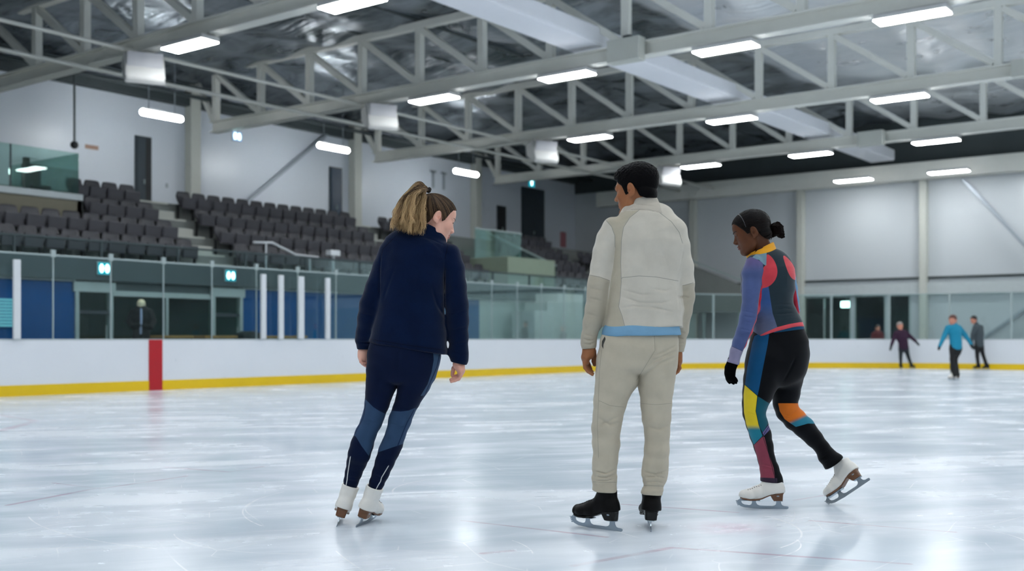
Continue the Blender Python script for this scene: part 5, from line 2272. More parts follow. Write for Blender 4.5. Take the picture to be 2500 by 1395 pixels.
    c = t.mix(t.mr(t.math('ADD', tip, t.math('MULTIPLY', t.math('SUBTRACT', rnd, 0.5), 0.5)), 0.10, 0.85), a, b)
    ponym = t.pbr(c, 0.5, 0, 0.2)
    tie = F.P(*Z(965, 285), 0.0)
    rg = np.random.default_rng(5)

    def pony_paths(n, clumps, wav, spread):
        paths = []
        CL = []
        for k in range(clumps):
            s_ = (k + rg.random()) / clumps
            CL.append((s_, rg.normal(0, 0.026) * spread, rg.random() * 6.28, 2.0 + rg.random() * 1.3, wav * (0.6 + 0.9 * rg.random()), 0.58 + 0.55 * rg.random(), rg.random()))
        for i_ in range(n):
            s0, dep, ph, fq, am0, L_, rc = CL[i_ % clumps]
            s_ = s0 + rg.normal(0, 0.028)
            dep = dep + rg.normal(0, 0.006)
            near = -0.035
            rise = F.P(*Z(890 - 150 * s_ + rg.normal(0, 12), 150 + 90 * (1 - s_) + rg.normal(0, 16) + 35 * abs(dep) / 0.03), dep * 0.7 + near * 0.4)
            mid = F.P(*Z(890 - 500 * s_ + rg.normal(0, 12), 420 - 60 * math.sin(s_ * 3.1) + 70 * s_ + rg.normal(0, 14)), dep + near)
            ml = F.P(*Z(855 - 580 * s_ + rg.normal(0, 12), 690 + 70 * s_ + rg.normal(0, 14)), dep * 1.15 + near * 1.8)
            fx = 855 - 580 * s_ + (20 - 90 * s_) * L_
            ll_ = L_ * (0.86 + 0.24 * rg.random())
            end = F.P(*Z(fx + rg.normal(0, 20), 700 + (430 - 60 * (s_ - 0.5) ** 2) * ll_ - 60 * s_), dep * 1.2 + near * 2.6)
            K = np.array([tie + rg.normal(0, 0.003, 3), rise, mid, ml, end])
            tt = np.linspace(0, 4, 30)
            Kp = np.vstack([2 * K[0] - K[1], K, 2 * K[-1] - K[-2]])
            ix = np.minimum(tt.astype(int), 3)
            w = (tt - ix)[:, None]
            p0, p1, p2, p3 = Kp[ix], Kp[ix + 1], Kp[ix + 2], Kp[ix + 3]
            pts = 0.5 * (2 * p1 + (p2 - p0) * w + (2 * p0 - 5 * p1 + 4 * p2 - p3) * w * w + (3 * p1 - p0 - 3 * p2 + p3) * w ** 3)
            am = am0 * np.clip((tt - 0.5) / 2.2, 0, 1) * (0.8 + 0.4 * rg.random())
            f2 = fq * (1 + rg.normal(0, 0.03))
            pts[:, 0] += am * np.sin(tt * f2 * 2.2 + ph + rg.normal(0, 0.25))
            pts[:, 1] += am * np.cos(tt * f2 * 2.2 + ph * 1.3)
            paths.append((pts, np.clip(rc * 0.7 + 0.3 * rg.random(), 0, 1)))
        return paths
    strands('ponytail', pony_paths(1900, 110, 0.0052, 1.0), 0.0014, 0.0005, ponym, F.root, 4)
    strands('loose_strands', pony_paths(110, 70, 0.0085, 1.35), 0.0008, 0.0003, ponym, F.root, 4)
    t = NT('brown_hair_strands')
    rnd = t.attr('rnd')
    t.pbr(t.mix(t.mr(t.math('POWER', rnd, 2.2), 0, 1, 0, 1, False), col(40, 29, 21), col(128, 100, 72)), 0.42, 0, 0.22)
    strands('scalp_hair', scalp_strands(H, prof, tie, 900, 0.0098), 0.0009, 0.0009, t.m, F.root, 4)
    bm = bmesh.new()
    d = H.R.T @ np.array((0, -0.55, 0.8))
    M0, _ = frame_of(tie - 0.0 * d, tie + np.array((-0.03, 0, 0.012)))
    bmesh.ops.create_cone(bm, cap_ends=True, segments=18, radius1=0.017, radius2=0.015, depth=0.02, matrix=M0 @ Matrix.Rotation(math.pi / 2, 4, 'X'))
    bmesh.ops.bevel(bm, geom=bm.edges[:], offset=0.004, segments=2, affect='EDGES')
    obj('hair_tie', bm, LASH, F.root, True)

    mats = (WHITEL, SOLEW, STEEL, WHITEL, HOOK)
    skate(F, F.root, (0, -0.01, 0), F.P(822, 1286, 2700 / 458 - 5.9), (-0.10, 1, 0), math.radians(19), 1.0, 0.222, True, 1.08, mats, 'left white figure skate seen from behind')
    skate(F, F.root, (0, -0.02, 0), F.P(870, 1288, 2700 / 460 - 5.9), (0.25, 0.97, 0), math.radians(20), 1.0, 0.222, True, 1.08, mats, 'right white figure skate turned outward')
    return F


# ================================================================= man in beige
def man_beige():
    F = Fig(1530, 5.78, 'person', 'man in beige tracksuit with short black hair standing in black skates')
    U, L = crop_fn(1340, 380, 2.907), crop_fn(1340, 800, 2.682)
    trow = [(575, 432, 770, 440, 0.050, 0.01), (478, 446, 845, 458, 0.086), (405, 478, 930, 510, 0.105), (420, 570, 972, 570, 0.122), (462, 660, 962, 655, 0.130),
            (460, 780, 937, 770, 0.130), (440, 880, 918, 880, 0.127), (428, 1000, 924, 1000, 0.126), (422, 1090, 928, 1100, 0.130), (402, 1235, 928, 1215, 0.135), (400, 1290, 928, 1275, 0.135)]
    torso0 = F.loft(U, trow, 0.02, 2.3)
    torso = hem_cut(F, torso0, U, (400, 1240), (926, 1212), 0, 0.008)
    la = F.loft(U, [(388, 490, 505, 490, 0.068), (338, 570, 475, 600, 0.072), (316, 690, 470, 710, 0.072), (296, 800, 456, 820, 0.070), (281, 875, 442, 890, 0.068, 0.0),
                    (267, 985, 430, 1005, 0.066, 0.0), (256, 1080, 408, 1095, 0.061, 0.005), (242, 1180, 372, 1200, 0.054, 0.01), (230, 1275, 340, 1292, 0.047, 0.018), (228, 1325, 336, 1335, 0.044, 0.02),
                    (238, 1350, 330, 1355, 0.038, 0.02), (240, 1390, 326, 1395, 0.037, 0.02)], 0.014)
    la = hem_cut(F, la, U, (236, 1376), (330, 1368), 0.02, 0.005)
    ra = F.loft(U, [(850, 500, 968, 545, 0.066, 0.02), (862, 640, 1000, 645, 0.070, 0.03), (872, 780, 1022, 782, 0.070, 0.04), (878, 905, 1026, 905, 0.067, 0.05), (886, 1000, 1029, 1000, 0.064, 0.06),
                    (882, 1100, 1014, 1105, 0.059, 0.07), (872, 1230, 988, 1245, 0.052, 0.085), (866, 1320, 966, 1330, 0.046, 0.095), (868, 1345, 960, 1350, 0.040, 0.098), (868, 1395, 958, 1398, 0.038, 0.10)], 0.014)
    ra = hem_cut(F, ra, U, (866, 1396), (960, 1396), 0.1, 0.004)
    collar = F.loft(U, [(528, 418, 806, 424, 0.082, 0.02), (540, 385, 794, 390, 0.079, 0.02), (560, 345, 776, 348, 0.074, 0.02), (578, 290, 756, 290, 0.069, 0.02)], 0.01)
    collar = cut(collar, F.P(*U(665, 322), 0.02), (-0.16, 0.25, 1.0), 0.006)
    inner = F.loft(U, [(560, 400, 770, 405, 0.066, 0.02), (585, 340, 756, 340, 0.062, 0.02), (598, 280, 742, 280, 0.059, 0.02)], 0.01)
    collar = (lambda c, i: (lambda p: smax(c(p), -i(p), 0.004)))(collar, inner)

    def jack(p):
        return smin(smin(smin(torso(p), la(p), 0.026), ra(p), 0.026), collar(p), 0.004)
    jf = wrinkle(jack, 0.010, (5, 5, 9), 9, (0.95, 1.78))
    jf = crease(F, jf, [([(515, 1000), (640, 1045), (800, 1048), (880, 1030)], 8, 0.007), ([(510, 1085), (600, 1068), (760, 1082), (885, 1112)], 7, 0.008),
                        ([(520, 955), (660, 990), (740, 985)], 8, 0.005), ([(720, 945), (830, 960), (870, 945)], 8, 0.005), ([(560, 1035), (660, 1062), (790, 1068)], 6, 0.005),
                        ([(450, 760), (470, 830), (440, 900)], 6, 0.002), ([(660, 560), (690, 700), (700, 830)], 16, 0.003), ([(780, 640), (830, 740), (850, 840)], 14, 0.003),
                        ([(600, 690), (560, 790), (525, 850)], 12, 0.003), ([(905, 900), (920, 1010), (925, 1110)], 7, 0.002), ([(470, 560), (468, 660), (458, 780)], 6, 0.003),
                        ([(962, 640), (940, 740), (915, 860)], 6, 0.002), ([(290, 940), (380, 960)], 7, 0.004), ([(280, 1010), (400, 1040)], 7, 0.004), ([(262, 1120), (370, 1150)], 7, 0.003),
                        ([(236, 1300), (300, 1312), (335, 1300)], 4, 0.006), ([(238, 1335), (290, 1340), (335, 1322)], 4, 0.007), ([(248, 1270), (330, 1288)], 5, 0.005),
                        ([(905, 1290), (962, 1300)], 4, 0.005), ([(905, 1330), (962, 1332)], 4, 0.006), ([(900, 1250), (975, 1262)], 5, 0.005), ([(900, 1000), (1010, 1010)], 7, 0.004),
                        ([(530, 404), (600, 386), (700, 388), (800, 412)], 4, 0.006), ([(560, 372), (640, 350), (760, 362)], 5, 0.004), ([(545, 395), (590, 370), (640, 362)], 4, 0.004)], U)
    isT = lambda V: np.minimum(la(V.astype(np.float32)), ra(V.astype(np.float32))) - torso(V.astype(np.float32)) + 0.004
    isA = lambda V: -isT(V)
    attrs = {'side': poly_attr(U, [(640, 388), (575, 440), (530, 510), (515, 600), (510, 760), (514, 900), (505, 1010), (495, 1072), (520, 1140), (546, 1245), (380, 1260), (395, 1100), (425, 1000), (440, 880), (458, 780), (470, 650), (468, 570), (445, 505), (405, 458), (450, 430), (530, 396)]),
             'low': multi_poly(U, [[(240, 840), (290, 848), (360, 862), (442, 892), (470, 900), (470, 1400), (200, 1400)], [(890, 925), (960, 922), (1040, 905), (1040, 1420), (840, 1420), (850, 925)]], isA),
             'collar': poly_attr(U, [(520, 406), (560, 388), (640, 386), (740, 392), (805, 412), (770, 280), (560, 280)]),
             'seam': line_attr(U, [[(515, 868), (640, 855), (760, 862), (915, 890)], [(640, 388), (575, 440), (530, 510), (515, 600), (510, 760), (514, 900), (505, 1010), (495, 1072), (520, 1140), (546, 1240)],
                                   [(405, 460), (445, 505), (468, 570), (470, 650)], [(790, 408), (870, 470), (925, 545), (948, 620)]]),
             'seam2': line_attr(U, [[(285, 848), (360, 862), (442, 892)], [(905, 925), (960, 922), (1022, 905)]], isA)}
    m = panel_material('beige_jacket', col(196, 190, 177), [('side', col(176, 168, 150)), ('low', col(174, 166, 149)), ('collar', col(183, 176, 163))],
                       [('seam', col(150, 148, 138), 0.0016), ('seam2', col(146, 143, 132), 0.0016)], 0.85, 0.15, 700, 0.08, 0.05)
    garment(F, 'jacket', jf, (-0.42, -0.22, 0.86), (0.42, 0.28, 1.82), 0.0045, m, attrs, 'beige zip jacket with darker side and sleeve panels')
    # blue shirt showing below the jacket
    tshirt = F.loft(U, [(470, 880, 890, 880, 0.100), (440, 1090, 905, 1095, 0.112), (414, 1205, 914, 1185, 0.124), (382, 1282, 933, 1265, 0.148), (374, 1340, 937, 1325, 0.152)], 0.01, 2.3)
    tshirt = hem_cut(F, tshirt, U, (380, 1285), (930, 1274), 0, 0.006)
    tshirt = cut(tshirt, F.P(*U(660, 1180)), (0, 0, 1.0), 0.004)
    tshirt = wrinkle(tshirt, 0.004, (9, 9, 14), 3)
    garment(F, 'shirt', tshirt, (-0.32, -0.2, 0.92), (0.32, 0.2, 1.16), 0.005, simple('light_blue_jersey', col(112, 156, 186), 0.85, var=0.08, nscale=20), None, 'light blue shirt hem')

    pelvis = F.loft(L, [(396, 10, 830, 0, 0.112), (368, 60, 846, 45, 0.126), (333, 140, 846, 120, 0.137), (320, 215, 838, 198, 0.132)], 0.02, 2.3)
    pelvis = hem_cut(F, pelvis, L, (310, 300), (840, 290), 0, 0.03)
    ll = F.loft(L, [(312, 220, 600, 250, 0.118), (306, 310, 590, 330, 0.112), (303, 390, 548, 405, 0.104), (296, 475, 512, 495, 0.094), (290, 570, 482, 592, 0.086), (283, 660, 468, 665, 0.082),
                    (287, 760, 462, 765, 0.079), (289, 860, 449, 872, 0.073), (284, 935, 442, 945, 0.068), (288, 985, 438, 990, 0.060), (294, 1020, 434, 1022, 0.056), (288, 1062, 437, 1076, 0.056), (288, 1100, 437, 1110, 0.056)], 0.012)
    ll = hem_cut(F, ll, L, (288, 1066), (436, 1076), 0, 0.005)
    rl = F.loft(L, [(590, 240, 834, 215, 0.118), (580, 320, 824, 310, 0.112), (590, 400, 813, 400, 0.104), (602, 500, 801, 500, 0.094), (614, 590, 796, 590, 0.086), (625, 690, 794, 690, 0.082),
                    (626, 800, 789, 800, 0.078), (618, 890, 783, 890, 0.072), (613, 940, 779, 945, 0.068), (622, 985, 765, 992, 0.060), (626, 1028, 748, 1030, 0.055), (610, 1080, 738, 1094, 0.056), (606, 1120, 738, 1130, 0.056)], 0.012)
    rl = hem_cut(F, rl, L, (608, 1086), (738, 1096), 0, 0.005)

    def pants(p):
        return smin(pelvis(p), smin(ll(p), rl(p), 0.006), 0.02)
    pf = wrinkle(pants, 0.006, (6, 6, 10), 12, (0.16, 1.0))
    pf = wrinkle(pf, 0.012, (7, 7, 26), 21, (0.165, 0.32))
    pf = crease(F, pf, [([(605, 300), (640, 240), (695, 150), (690, 50)], 7, 0.004), ([(600, 300), (690, 215), (845, 150)], 8, 0.006), ([(600, 330), (720, 240), (840, 190)], 8, 0.005),
                        ([(660, 190), (760, 160), (845, 115)], 7, 0.005), ([(320, 590), (400, 640), (470, 620)], 9, 0.006), ([(325, 650), (400, 610), (475, 575)], 8, 0.005),
                        ([(640, 650), (720, 670), (790, 640)], 9, 0.004), ([(295, 940), (370, 958), (438, 930)], 5, 0.008), ([(292, 975), (370, 985), (438, 962)], 5, 0.008), ([(300, 1005), (380, 1005), (436, 990)], 4, 0.006),
                        ([(620, 945), (700, 965), (775, 940)], 5, 0.008), ([(625, 985), (700, 975), (765, 990)], 5, 0.008), ([(630, 1015), (700, 1010), (755, 1020)], 4, 0.006),
                        ([(360, 80), (350, 110), (356, 138)], 4, 0.002)], L)
    attrs = {'seam': line_attr(L, [[(325, 478), (400, 512), (490, 522)], [(605, 498), (700, 506), (800, 498)], [(345, 150), (330, 300), (325, 470), (318, 650), (325, 850)], [(575, 345), (640, 240), (695, 150), (690, 50)]]),
             'cuff': line_attr(L, [[(290, 1012), (436, 1015)], [(620, 1035), (748, 1040)]]),
             'pocket': poly_attr(L, [(366, 58), (348, 90), (346, 120), (356, 142), (358, 112), (372, 76)])}
    m = panel_material('beige_joggers', col(186, 177, 158), [('pocket', col(60, 60, 56))], [('seam', col(156, 150, 135), 0.0013), ('cuff', col(158, 153, 140), 0.0018)], 0.88, 0.15, 700, 0.08, 0.05)
    garment(F, 'joggers', pf, (-0.34, -0.18, 0.13), (0.34, 0.19, 1.1), 0.0045, m, attrs, 'beige jogging trousers with ribbed cuffs')

    H = Head(F, (1541, 463), 0.02, -60, 6, 0, 1.10, False)
    HL, HR = crop_fn(1400, 830, 13.95), crop_fn(1630, 820, 12.68)
    hl = hand(F, HL, [(330, 230, 720, 215, 0.030, 0.02), (320, 330, 740, 290, 0.029, 0.02), (290, 460, 740, 450, 0.036, 0.02), (264, 600, 560, 612, 0.043, 0.022), (302, 740, 540, 770, 0.040, 0.025)],
              [([(475, 740, .062), (525, 860, .064), (560, 945, .062), (598, 1005, .060)], (.0112, .0106, .0096, .0082)),
               ([(435, 770, .040), (455, 930, .040), (540, 1035, .040), (640, 1085, .040)], (.0115, .0108, .0098, .0082)),
               ([(400, 780, .016), (430, 970, .014), (530, 1085, .014), (660, 1160, .015)], (.0110, .0104, .0094, .0078)),
               ([(372, 780, -.008), (395, 955, -.010), (495, 1085, -.010), (645, 1195, -.008)], (.0100, .0094, .0085, .0070)),
               ([(660, 400, .045), (700, 590, .058), (695, 740, .062), (722, 850, .060)], (.0190, .0138, .0122, .0100))])
    hr = hand(F, HR, [(200, 420, 440, 420, 0.032, 0.10), (200, 540, 440, 540, 0.032, 0.10), (190, 660, 440, 660, 0.040, 0.10), (180, 790, 438, 790, 0.044, 0.10), (190, 900, 412, 920, 0.041, 0.10)],
              [([(350, 900, .062), (378, 1000, .058), (320, 1110, .058), (240, 1185, .060)], (.0100, .0094, .0085, .0070)),
               ([(330, 900, .085), (352, 1010, .084), (290, 1125, .084), (200, 1205, .086)], (.0112, .0104, .0094, .0078)),
               ([(310, 900, .108), (325, 1010, .108), (260, 1120, .108), (170, 1200, .109)], (.0115, .0108, .0098, .0082)),
               ([(290, 900, .130), (295, 1000, .132), (230, 1090, .132), (150, 1150, .132)], (.0112, .0106, .0096, .0082)),
               ([(190, 640, .135), (150, 780, .150), (130, 900, .152), (120, 980, .150)], (.0170, .0138, .0122, .0100))])
    neck = chain([F.P(*U(665, 430), 0.02), F.P(*U(668, 340), 0.02), H.out((0, -0.025, -0.03))], (0.066, 0.061, 0.058), 0.01)
    feet = [ellipsoid(F.P(1462, 1242, 0.04), (0.04, 0.03, 0.02)), ellipsoid(F.P(1590, 1238, 0.04), (0.025, 0.05, 0.025))]

    def body(p):
        d = smin(jack(p) + 0.016, pants(p) + 0.020, 0.01)
        d = np.minimum(d, np.minimum(feet[0](p), feet[1](p)))
        d = smin(d, neck(p), 0.012)
        d = smin(d, H.sdf(p), 0.02)
        return smin(smin(d, hl(p), 0.006), hr(p), 0.006)
    zc = H.c[2]
    zz = zgrid(0.14, zc + 0.17, [(zc - 0.16, zc + 0.17, 0.0024), (0.76, 1.02, 0.0028)], 0.006)
    hx = H.c[0]
    xx = zgrid(-0.42, 0.42, [(hx - 0.16, hx + 0.16, 0.0021), (-0.32, -0.12, 0.003), (0.2, 0.35, 0.003)], 0.005)
    V, Q = polygonize(body, (-0.42, -0.2, 0.14), (0.42, 0.28, 1.95), 0.003, None, (xx, zgrid(-0.2, 0.28, [(-0.14, 0.17, 0.0024)], 0.005), zz))
    lip, bl = head_attrs(H, V)
    np_mesh('body', V, Q, skin_material('brown_skin', col(150, 97, 64), col(122, 74, 60)), F.root, True, None, {'lip': lip, 'blush': bl * 0.6})
    H.eyes(F, F.root, IRISB)
    bk = simple('black_hair', col(5, 5, 7), 0.5, var=0.4, nscale=60, bump=0.5, bscale=240, spec=0.06)
    H.brows(F.root, bk, 0.0050)
    prof = [(-0.14, -0.052), (-0.10, -0.054), (-0.065, -0.052), (-0.042, -0.042), (-0.030, -0.010), (-0.018, 0.018), (-0.004, 0.026), (0.006, 0.012), (0.011, -0.024), (0.026, -0.028), (0.034, 0.0), (0.042, 0.020), (0.060, 0.034), (0.072, 0.050), (0.09, 0.058), (0.14, 0.062)]

    def hair(p):
        q = H.loc(p)
        th = 0.007 + 0.011 * np.clip((q[:, 2] - 0.03) / 0.06, 0, 1) + 0.006 * np.clip((q[:, 1] - 0.02) / 0.06, 0, 1) * np.clip((q[:, 2] - 0.05) / 0.03, 0, 1)
        th = np.where((q[:, 1] > 0.004) & (q[:, 2] < 0.02), 0.0045, th)
        d = np.minimum(H.skull(q), ellipsoid((0, -0.045, -0.02), (0.062, 0.05, 0.058))(q)) - th
        top_ = np.clip((q[:, 2] - 0.03) / 0.05, 0.12, 1)
        d = d - (0.0022 * vnoise(q, (110, 110, 140), 6) + 0.0018 * vnoise(q, (230, 230, 230), 8)) * top_
        return smax(d, H.hairline(q, prof) * 0.8, 0.008) * H.s
    V, Q = polygonize(hair, H.c - 0.17, H.c + 0.17, 0.0026)
    np_mesh('hair', V, Q, bk, F.root, True, 'short black hair')
    mats = (BLACKL, SOLEB, STEEL, BLACKL, HOOK)
    a = math.radians(38)
    skate(F, F.root, (0, -0.027, 0), F.P(1518, 1299, FPX / 471 - 5.78), (-math.cos(a), math.sin(a), 0), 0, 1.08, 0.200, False, 1.0, mats, 'left black skate turned sideways', 1.0)
    skate(F, F.root, (0, -0.02, 0), F.P(1589, 1299, FPX / 471 - 5.78), (0.06, 1, 0), math.radians(3), 1.08, 0.200, False, 1.05, mats, 'right black skate seen from behind', 1.08)
    # loose lace ends on the left boot
    return F


# ================================================================= woman in colour-blocked suit
def woman_colour():
    F = Fig(1880, 6.52, 'person', 'woman pushing off in a multicolour block top and patterned black leggings')
    U, L = crop_fn(1720, 490, 3.4875), crop_fn(1720, 860, 3.3214)
    torso = F.loft(U, [(440, 512, 640, 490, 0.050, 0.0), (385, 545, 705, 515, 0.085, 0.0, 0.0), (345, 585, 752, 572, 0.112), (318, 650, 766, 650, 0.122), (320, 750, 757, 745, 0.120),
                       (345, 850, 748, 845, 0.112), (385, 945, 752, 930, 0.108), (410, 1030, 790, 1000, 0.112), (422, 1110, 822, 1060, 0.118), (424, 1190, 838, 1100, 0.122), (420, 1240, 850, 1140, 0.122)], 0.02, 2.2)
    torso = hem_cut(F, torso, U, (418, 1200), (840, 1088), 0, 0.008, False, 0.27)
    la = F.loft(U, [(350, 535, 490, 525, 0.056, -0.07), (322, 620, 498, 630, 0.060, -0.08), (322, 710, 486, 715, 0.057, -0.085), (324, 805, 470, 815, 0.053, -0.09), (318, 900, 455, 930, 0.051, -0.095),
                    (300, 990, 440, 1015, 0.049, -0.1), (276, 1095, 400, 1130, 0.045, -0.1), (245, 1190, 352, 1228, 0.040, -0.1), (222, 1270, 318, 1295, 0.036, -0.1), (194, 1375, 290, 1400, 0.035, -0.1), (188, 1395, 284, 1420, 0.035, -0.1)], 0.012)
    la = cut(la, F.P(*U(240, 1390), -0.1), (-0.25, 0, -1.0), 0.004)
    ra = F.loft(U, [(660, 520, 758, 575, 0.056, 0.07), (680, 640, 772, 650, 0.058, 0.09), (695, 740, 784, 740, 0.055, 0.11), (712, 840, 798, 840, 0.052, 0.13), (722, 920, 806, 930, 0.050, 0.14),
                    (712, 980, 800, 1010, 0.047, 0.17), (660, 1020, 750, 1060, 0.042, 0.22), (600, 1060, 690, 1100, 0.037, 0.27)], 0.012)
    collar = F.loft(U, [(372, 486, 618, 430, 0.074, 0.0), (362, 474, 600, 392, 0.070, 0.0), (352, 462, 582, 352, 0.066, 0.0), (346, 450, 566, 330, 0.064, 0.0)], 0.008)
    collar = hem_cut(F, collar, U, (352, 462), (582, 352), 0, 0.006, True)
    inner = F.loft(U, [(400, 480, 592, 430, 0.060, 0.0), (372, 466, 566, 372, 0.058, 0.0), (356, 440, 548, 310, 0.056, 0.0)], 0.008)
    collar = (lambda c, i: (lambda p: smax(c(p), -i(p), 0.004)))(collar, inner)

    def jack(p):
        return smin(smin(torso(p), la(p), 0.022), ra(p), 0.022)
    jf = crease(F, jack, [([(330, 985), (440, 1000)], 6, 0.004), ([(325, 940), (450, 965)], 6, 0.003), ([(335, 1030), (430, 1045)], 6, 0.003), ([(580, 890), (660, 880), (745, 885)], 6, 0.004),
                          ([(585, 930), (680, 918), (750, 925)], 6, 0.004), ([(590, 970), (680, 965), (760, 955)], 7, 0.004), ([(440, 1010), (520, 980), (580, 960)], 7, 0.003), ([(430, 1060), (520, 1030), (600, 1010)], 7, 0.003),
                          ([(490, 660), (480, 760), (455, 930)], 5, 0.006), ([(300, 1090), (400, 1115)], 6, 0.003), ([(240, 1245), (322, 1282)], 4, 0.002)], U)
    jf = wrinkle(jf, 0.006, (7, 7, 12), 17, (0.9, 1.5))
    SLV = poly_attr(U, [(300, 700), (305, 560), (340, 508), (396, 480), (440, 498), (480, 520), (510, 545), (502, 600), (488, 660), (492, 760), (500, 1100), (350, 1450), (100, 1450), (200, 1000)])
    isL = lambda V: np.minimum(np.minimum(torso(V.astype(np.float32)), ra(V.astype(np.float32))) - la(V.astype(np.float32)) + 0.003, SLV(V, F.proj(V), (F.d0 + V[:, 1]) / FPX))
    isR = lambda V: torso(V.astype(np.float32)) - ra(V.astype(np.float32)) + 0.001
    isT = lambda V: -np.maximum(isL(V), isR(V))
    zof = lambda V, xy, m: np.clip((HZ - 38 - xy[:, 1]) / 120.0, 0, 1)
    attrs = {'blue': poly_attr(U, [(300, 700), (485, 748), (545, 730), (560, 830), (580, 960), (622, 1085), (400, 1215), (300, 1000)], isT),
             'chest': poly_attr(U, [(260, 520), (400, 500), (425, 560), (425, 760), (400, 1010), (300, 1000)], isT),
             'red': poly_attr(U, [(524, 448), (570, 475), (608, 535), (625, 610), (604, 680), (552, 733), (485, 750), (440, 760), (470, 620), (505, 565), (526, 545)], isT, 2),
             'yoke': poly_attr(U, [(395, 492), (440, 455), (530, 425), (526, 556), (500, 542), (465, 505)], lambda V: -isL(V)),
             'redr': poly_attr(U, [(660, 448), (740, 520), (775, 590), (790, 680), (748, 672), (715, 622), (690, 552)], None, 2),
             'hem': poly_attr(U, [(400, 1240), (400, 1192), (428, 1172), (520, 1122), (622, 1078), (720, 1052), (812, 1036), (870, 1036), (870, 1200)], isT),
             'sleeve': lambda V, xy, m: isL(V),
             'stripe': poly_attr(U, [(505, 560), (490, 700), (468, 800), (446, 985), (440, 1010), (400, 1110), (325, 1285), (350, 1300), (420, 1140), (470, 1000), (500, 800)], isL),
             'cuff': poly_attr(U, [(180, 1240), (236, 1243), (325, 1284), (340, 1420), (150, 1420)], isL),
             'rs': lambda V, xy, m: isR(V),
             'rso': poly_attr(U, [(762, 650), (800, 640), (830, 960), (806, 945), (790, 840)], isR),
             'grad': lambda V, xy, m: np.clip((670 - xy[:, 1]) / 40.0, 0, 1),
             'gradb': lambda V, xy, m: np.clip((xy[:, 1] - 730) / 70.0, 0, 1),
             'seam': line_attr(U, [[(236, 1243), (325, 1284)]], isL)}
    blue = (col(50, 80, 132), col(86, 94, 120), 'gradb')
    m = panel_material('colour_block_jersey', col(34, 48, 56),
                       [('blue', blue), ('chest', col(46, 56, 78)), ('red', col(196, 62, 72)), ('redr', col(206, 76, 82)), ('yoke', col(112, 142, 156)), ('hem', col(206, 74, 82)),
                        ('rs', col(176, 44, 62)), ('rso', col(92, 140, 176)), ('sleeve', (col(74, 88, 132), col(98, 88, 132), 'grad')), ('stripe', col(200, 56, 74)), ('cuff', col(134, 130, 158))],
                       [('seam', col(70, 76, 110), 0.0015)], 0.8, 0.25, 800, 0.08, 0.10)
    garment(F, 'top', jf, (-0.60, -0.24, 0.78), (0.20, 0.36, 1.52), 0.0042, m, attrs, 'colour block training top')
    V, Q = polygonize(crease(F, collar, [([(400, 470), (450, 420), (520, 392)], 4, 0.004), ([(430, 465), (500, 415), (590, 395)], 4, 0.003)], U), (-0.5, -0.14, 1.35), (0.05, 0.14, 1.66), 0.003)
    np_mesh('collar', V, Q, simple('amber_collar_cloth', col(240, 166, 8), 0.75, var=0.08, nscale=30, sheen=0.2), F.root, True, 'amber yellow stand collar')

    pelvis = F.loft(L, [(395, -110, 805, -215, 0.115), (378, -40, 832, -110, 0.122), (365, 20, 838, -20, 0.130), (346, 80, 832, 60, 0.135), (338, 120, 822, 110, 0.120)], 0.02, 2.2)
    ll = F.loft(L, [(350, 60, 660, 60, 0.115, -0.03), (333, 120, 645, 130, 0.112, -0.03), (315, 220, 605, 235, 0.104, -0.03), (309, 320, 556, 340, 0.092, -0.03), (305, 420, 513, 415, 0.078, -0.03), (310, 492, 492, 500, 0.068, -0.03),
                    (334, 580, 514, 580, 0.066, -0.02), (365, 672, 543, 672, 0.063, -0.02), (398, 760, 559, 770, 0.058, -0.01), (432, 870, 574, 875, 0.051, 0), (450, 950, 603, 950, 0.050, 0), (455, 1030, 632, 1042, 0.056, 0), (458, 1080, 645, 1090, 0.058, 0)], 0.012)
    ll = hem_cut(F, ll, L, (456, 1048), (640, 1062), 0, 0.004)
    rl = F.loft(L, [(590, 20, 838, 0, 0.115, 0.05), (585, 120, 816, 115, 0.108, 0.07), (570, 220, 792, 222, 0.098, 0.08), (552, 330, 771, 333, 0.086, 0.10), (556, 410, 752, 415, 0.074, 0.11), (578, 500, 768, 462, 0.066, 0.12),
                    (632, 575, 832, 516, 0.062, 0.13), (716, 640, 897, 580, 0.060, 0.13), (822, 732, 955, 672, 0.053, 0.13), (902, 806, 1008, 750, 0.047, 0.13), (932, 882, 1052, 802, 0.048, 0.13), (978, 945, 1118, 850, 0.050, 0.13), (1010, 985, 1150, 885, 0.050, 0.13)], 0.012)
    rl = hem_cut(F, rl, L, (986, 952), (1122, 851), 0.13, 0.004)

    def pants(p):
        return smin(pelvis(p), smin(ll(p), rl(p), 0.008), 0.03)
    pf = crease(F, pants, [([(740, 40), (700, 130), (640, 240)], 9, 0.006), ([(330, 480), (400, 510), (480, 500)], 5, 0.004), ([(345, 520), (420, 530)], 5, 0.003), ([(620, 500), (690, 520), (760, 470)], 5, 0.004),
                           ([(640, 530), (700, 540)], 5, 0.003), ([(445, 905), (500, 920), (560, 935)], 4, 0.005), ([(450, 930), (560, 950)], 4, 0.004), ([(940, 870), (1000, 830)], 5, 0.004), ([(960, 905), (1040, 850)], 5, 0.004)], L)
    isl = lambda V: rl(V.astype(np.float32)) - ll(V.astype(np.float32))
    isr = lambda V: -isl(V)
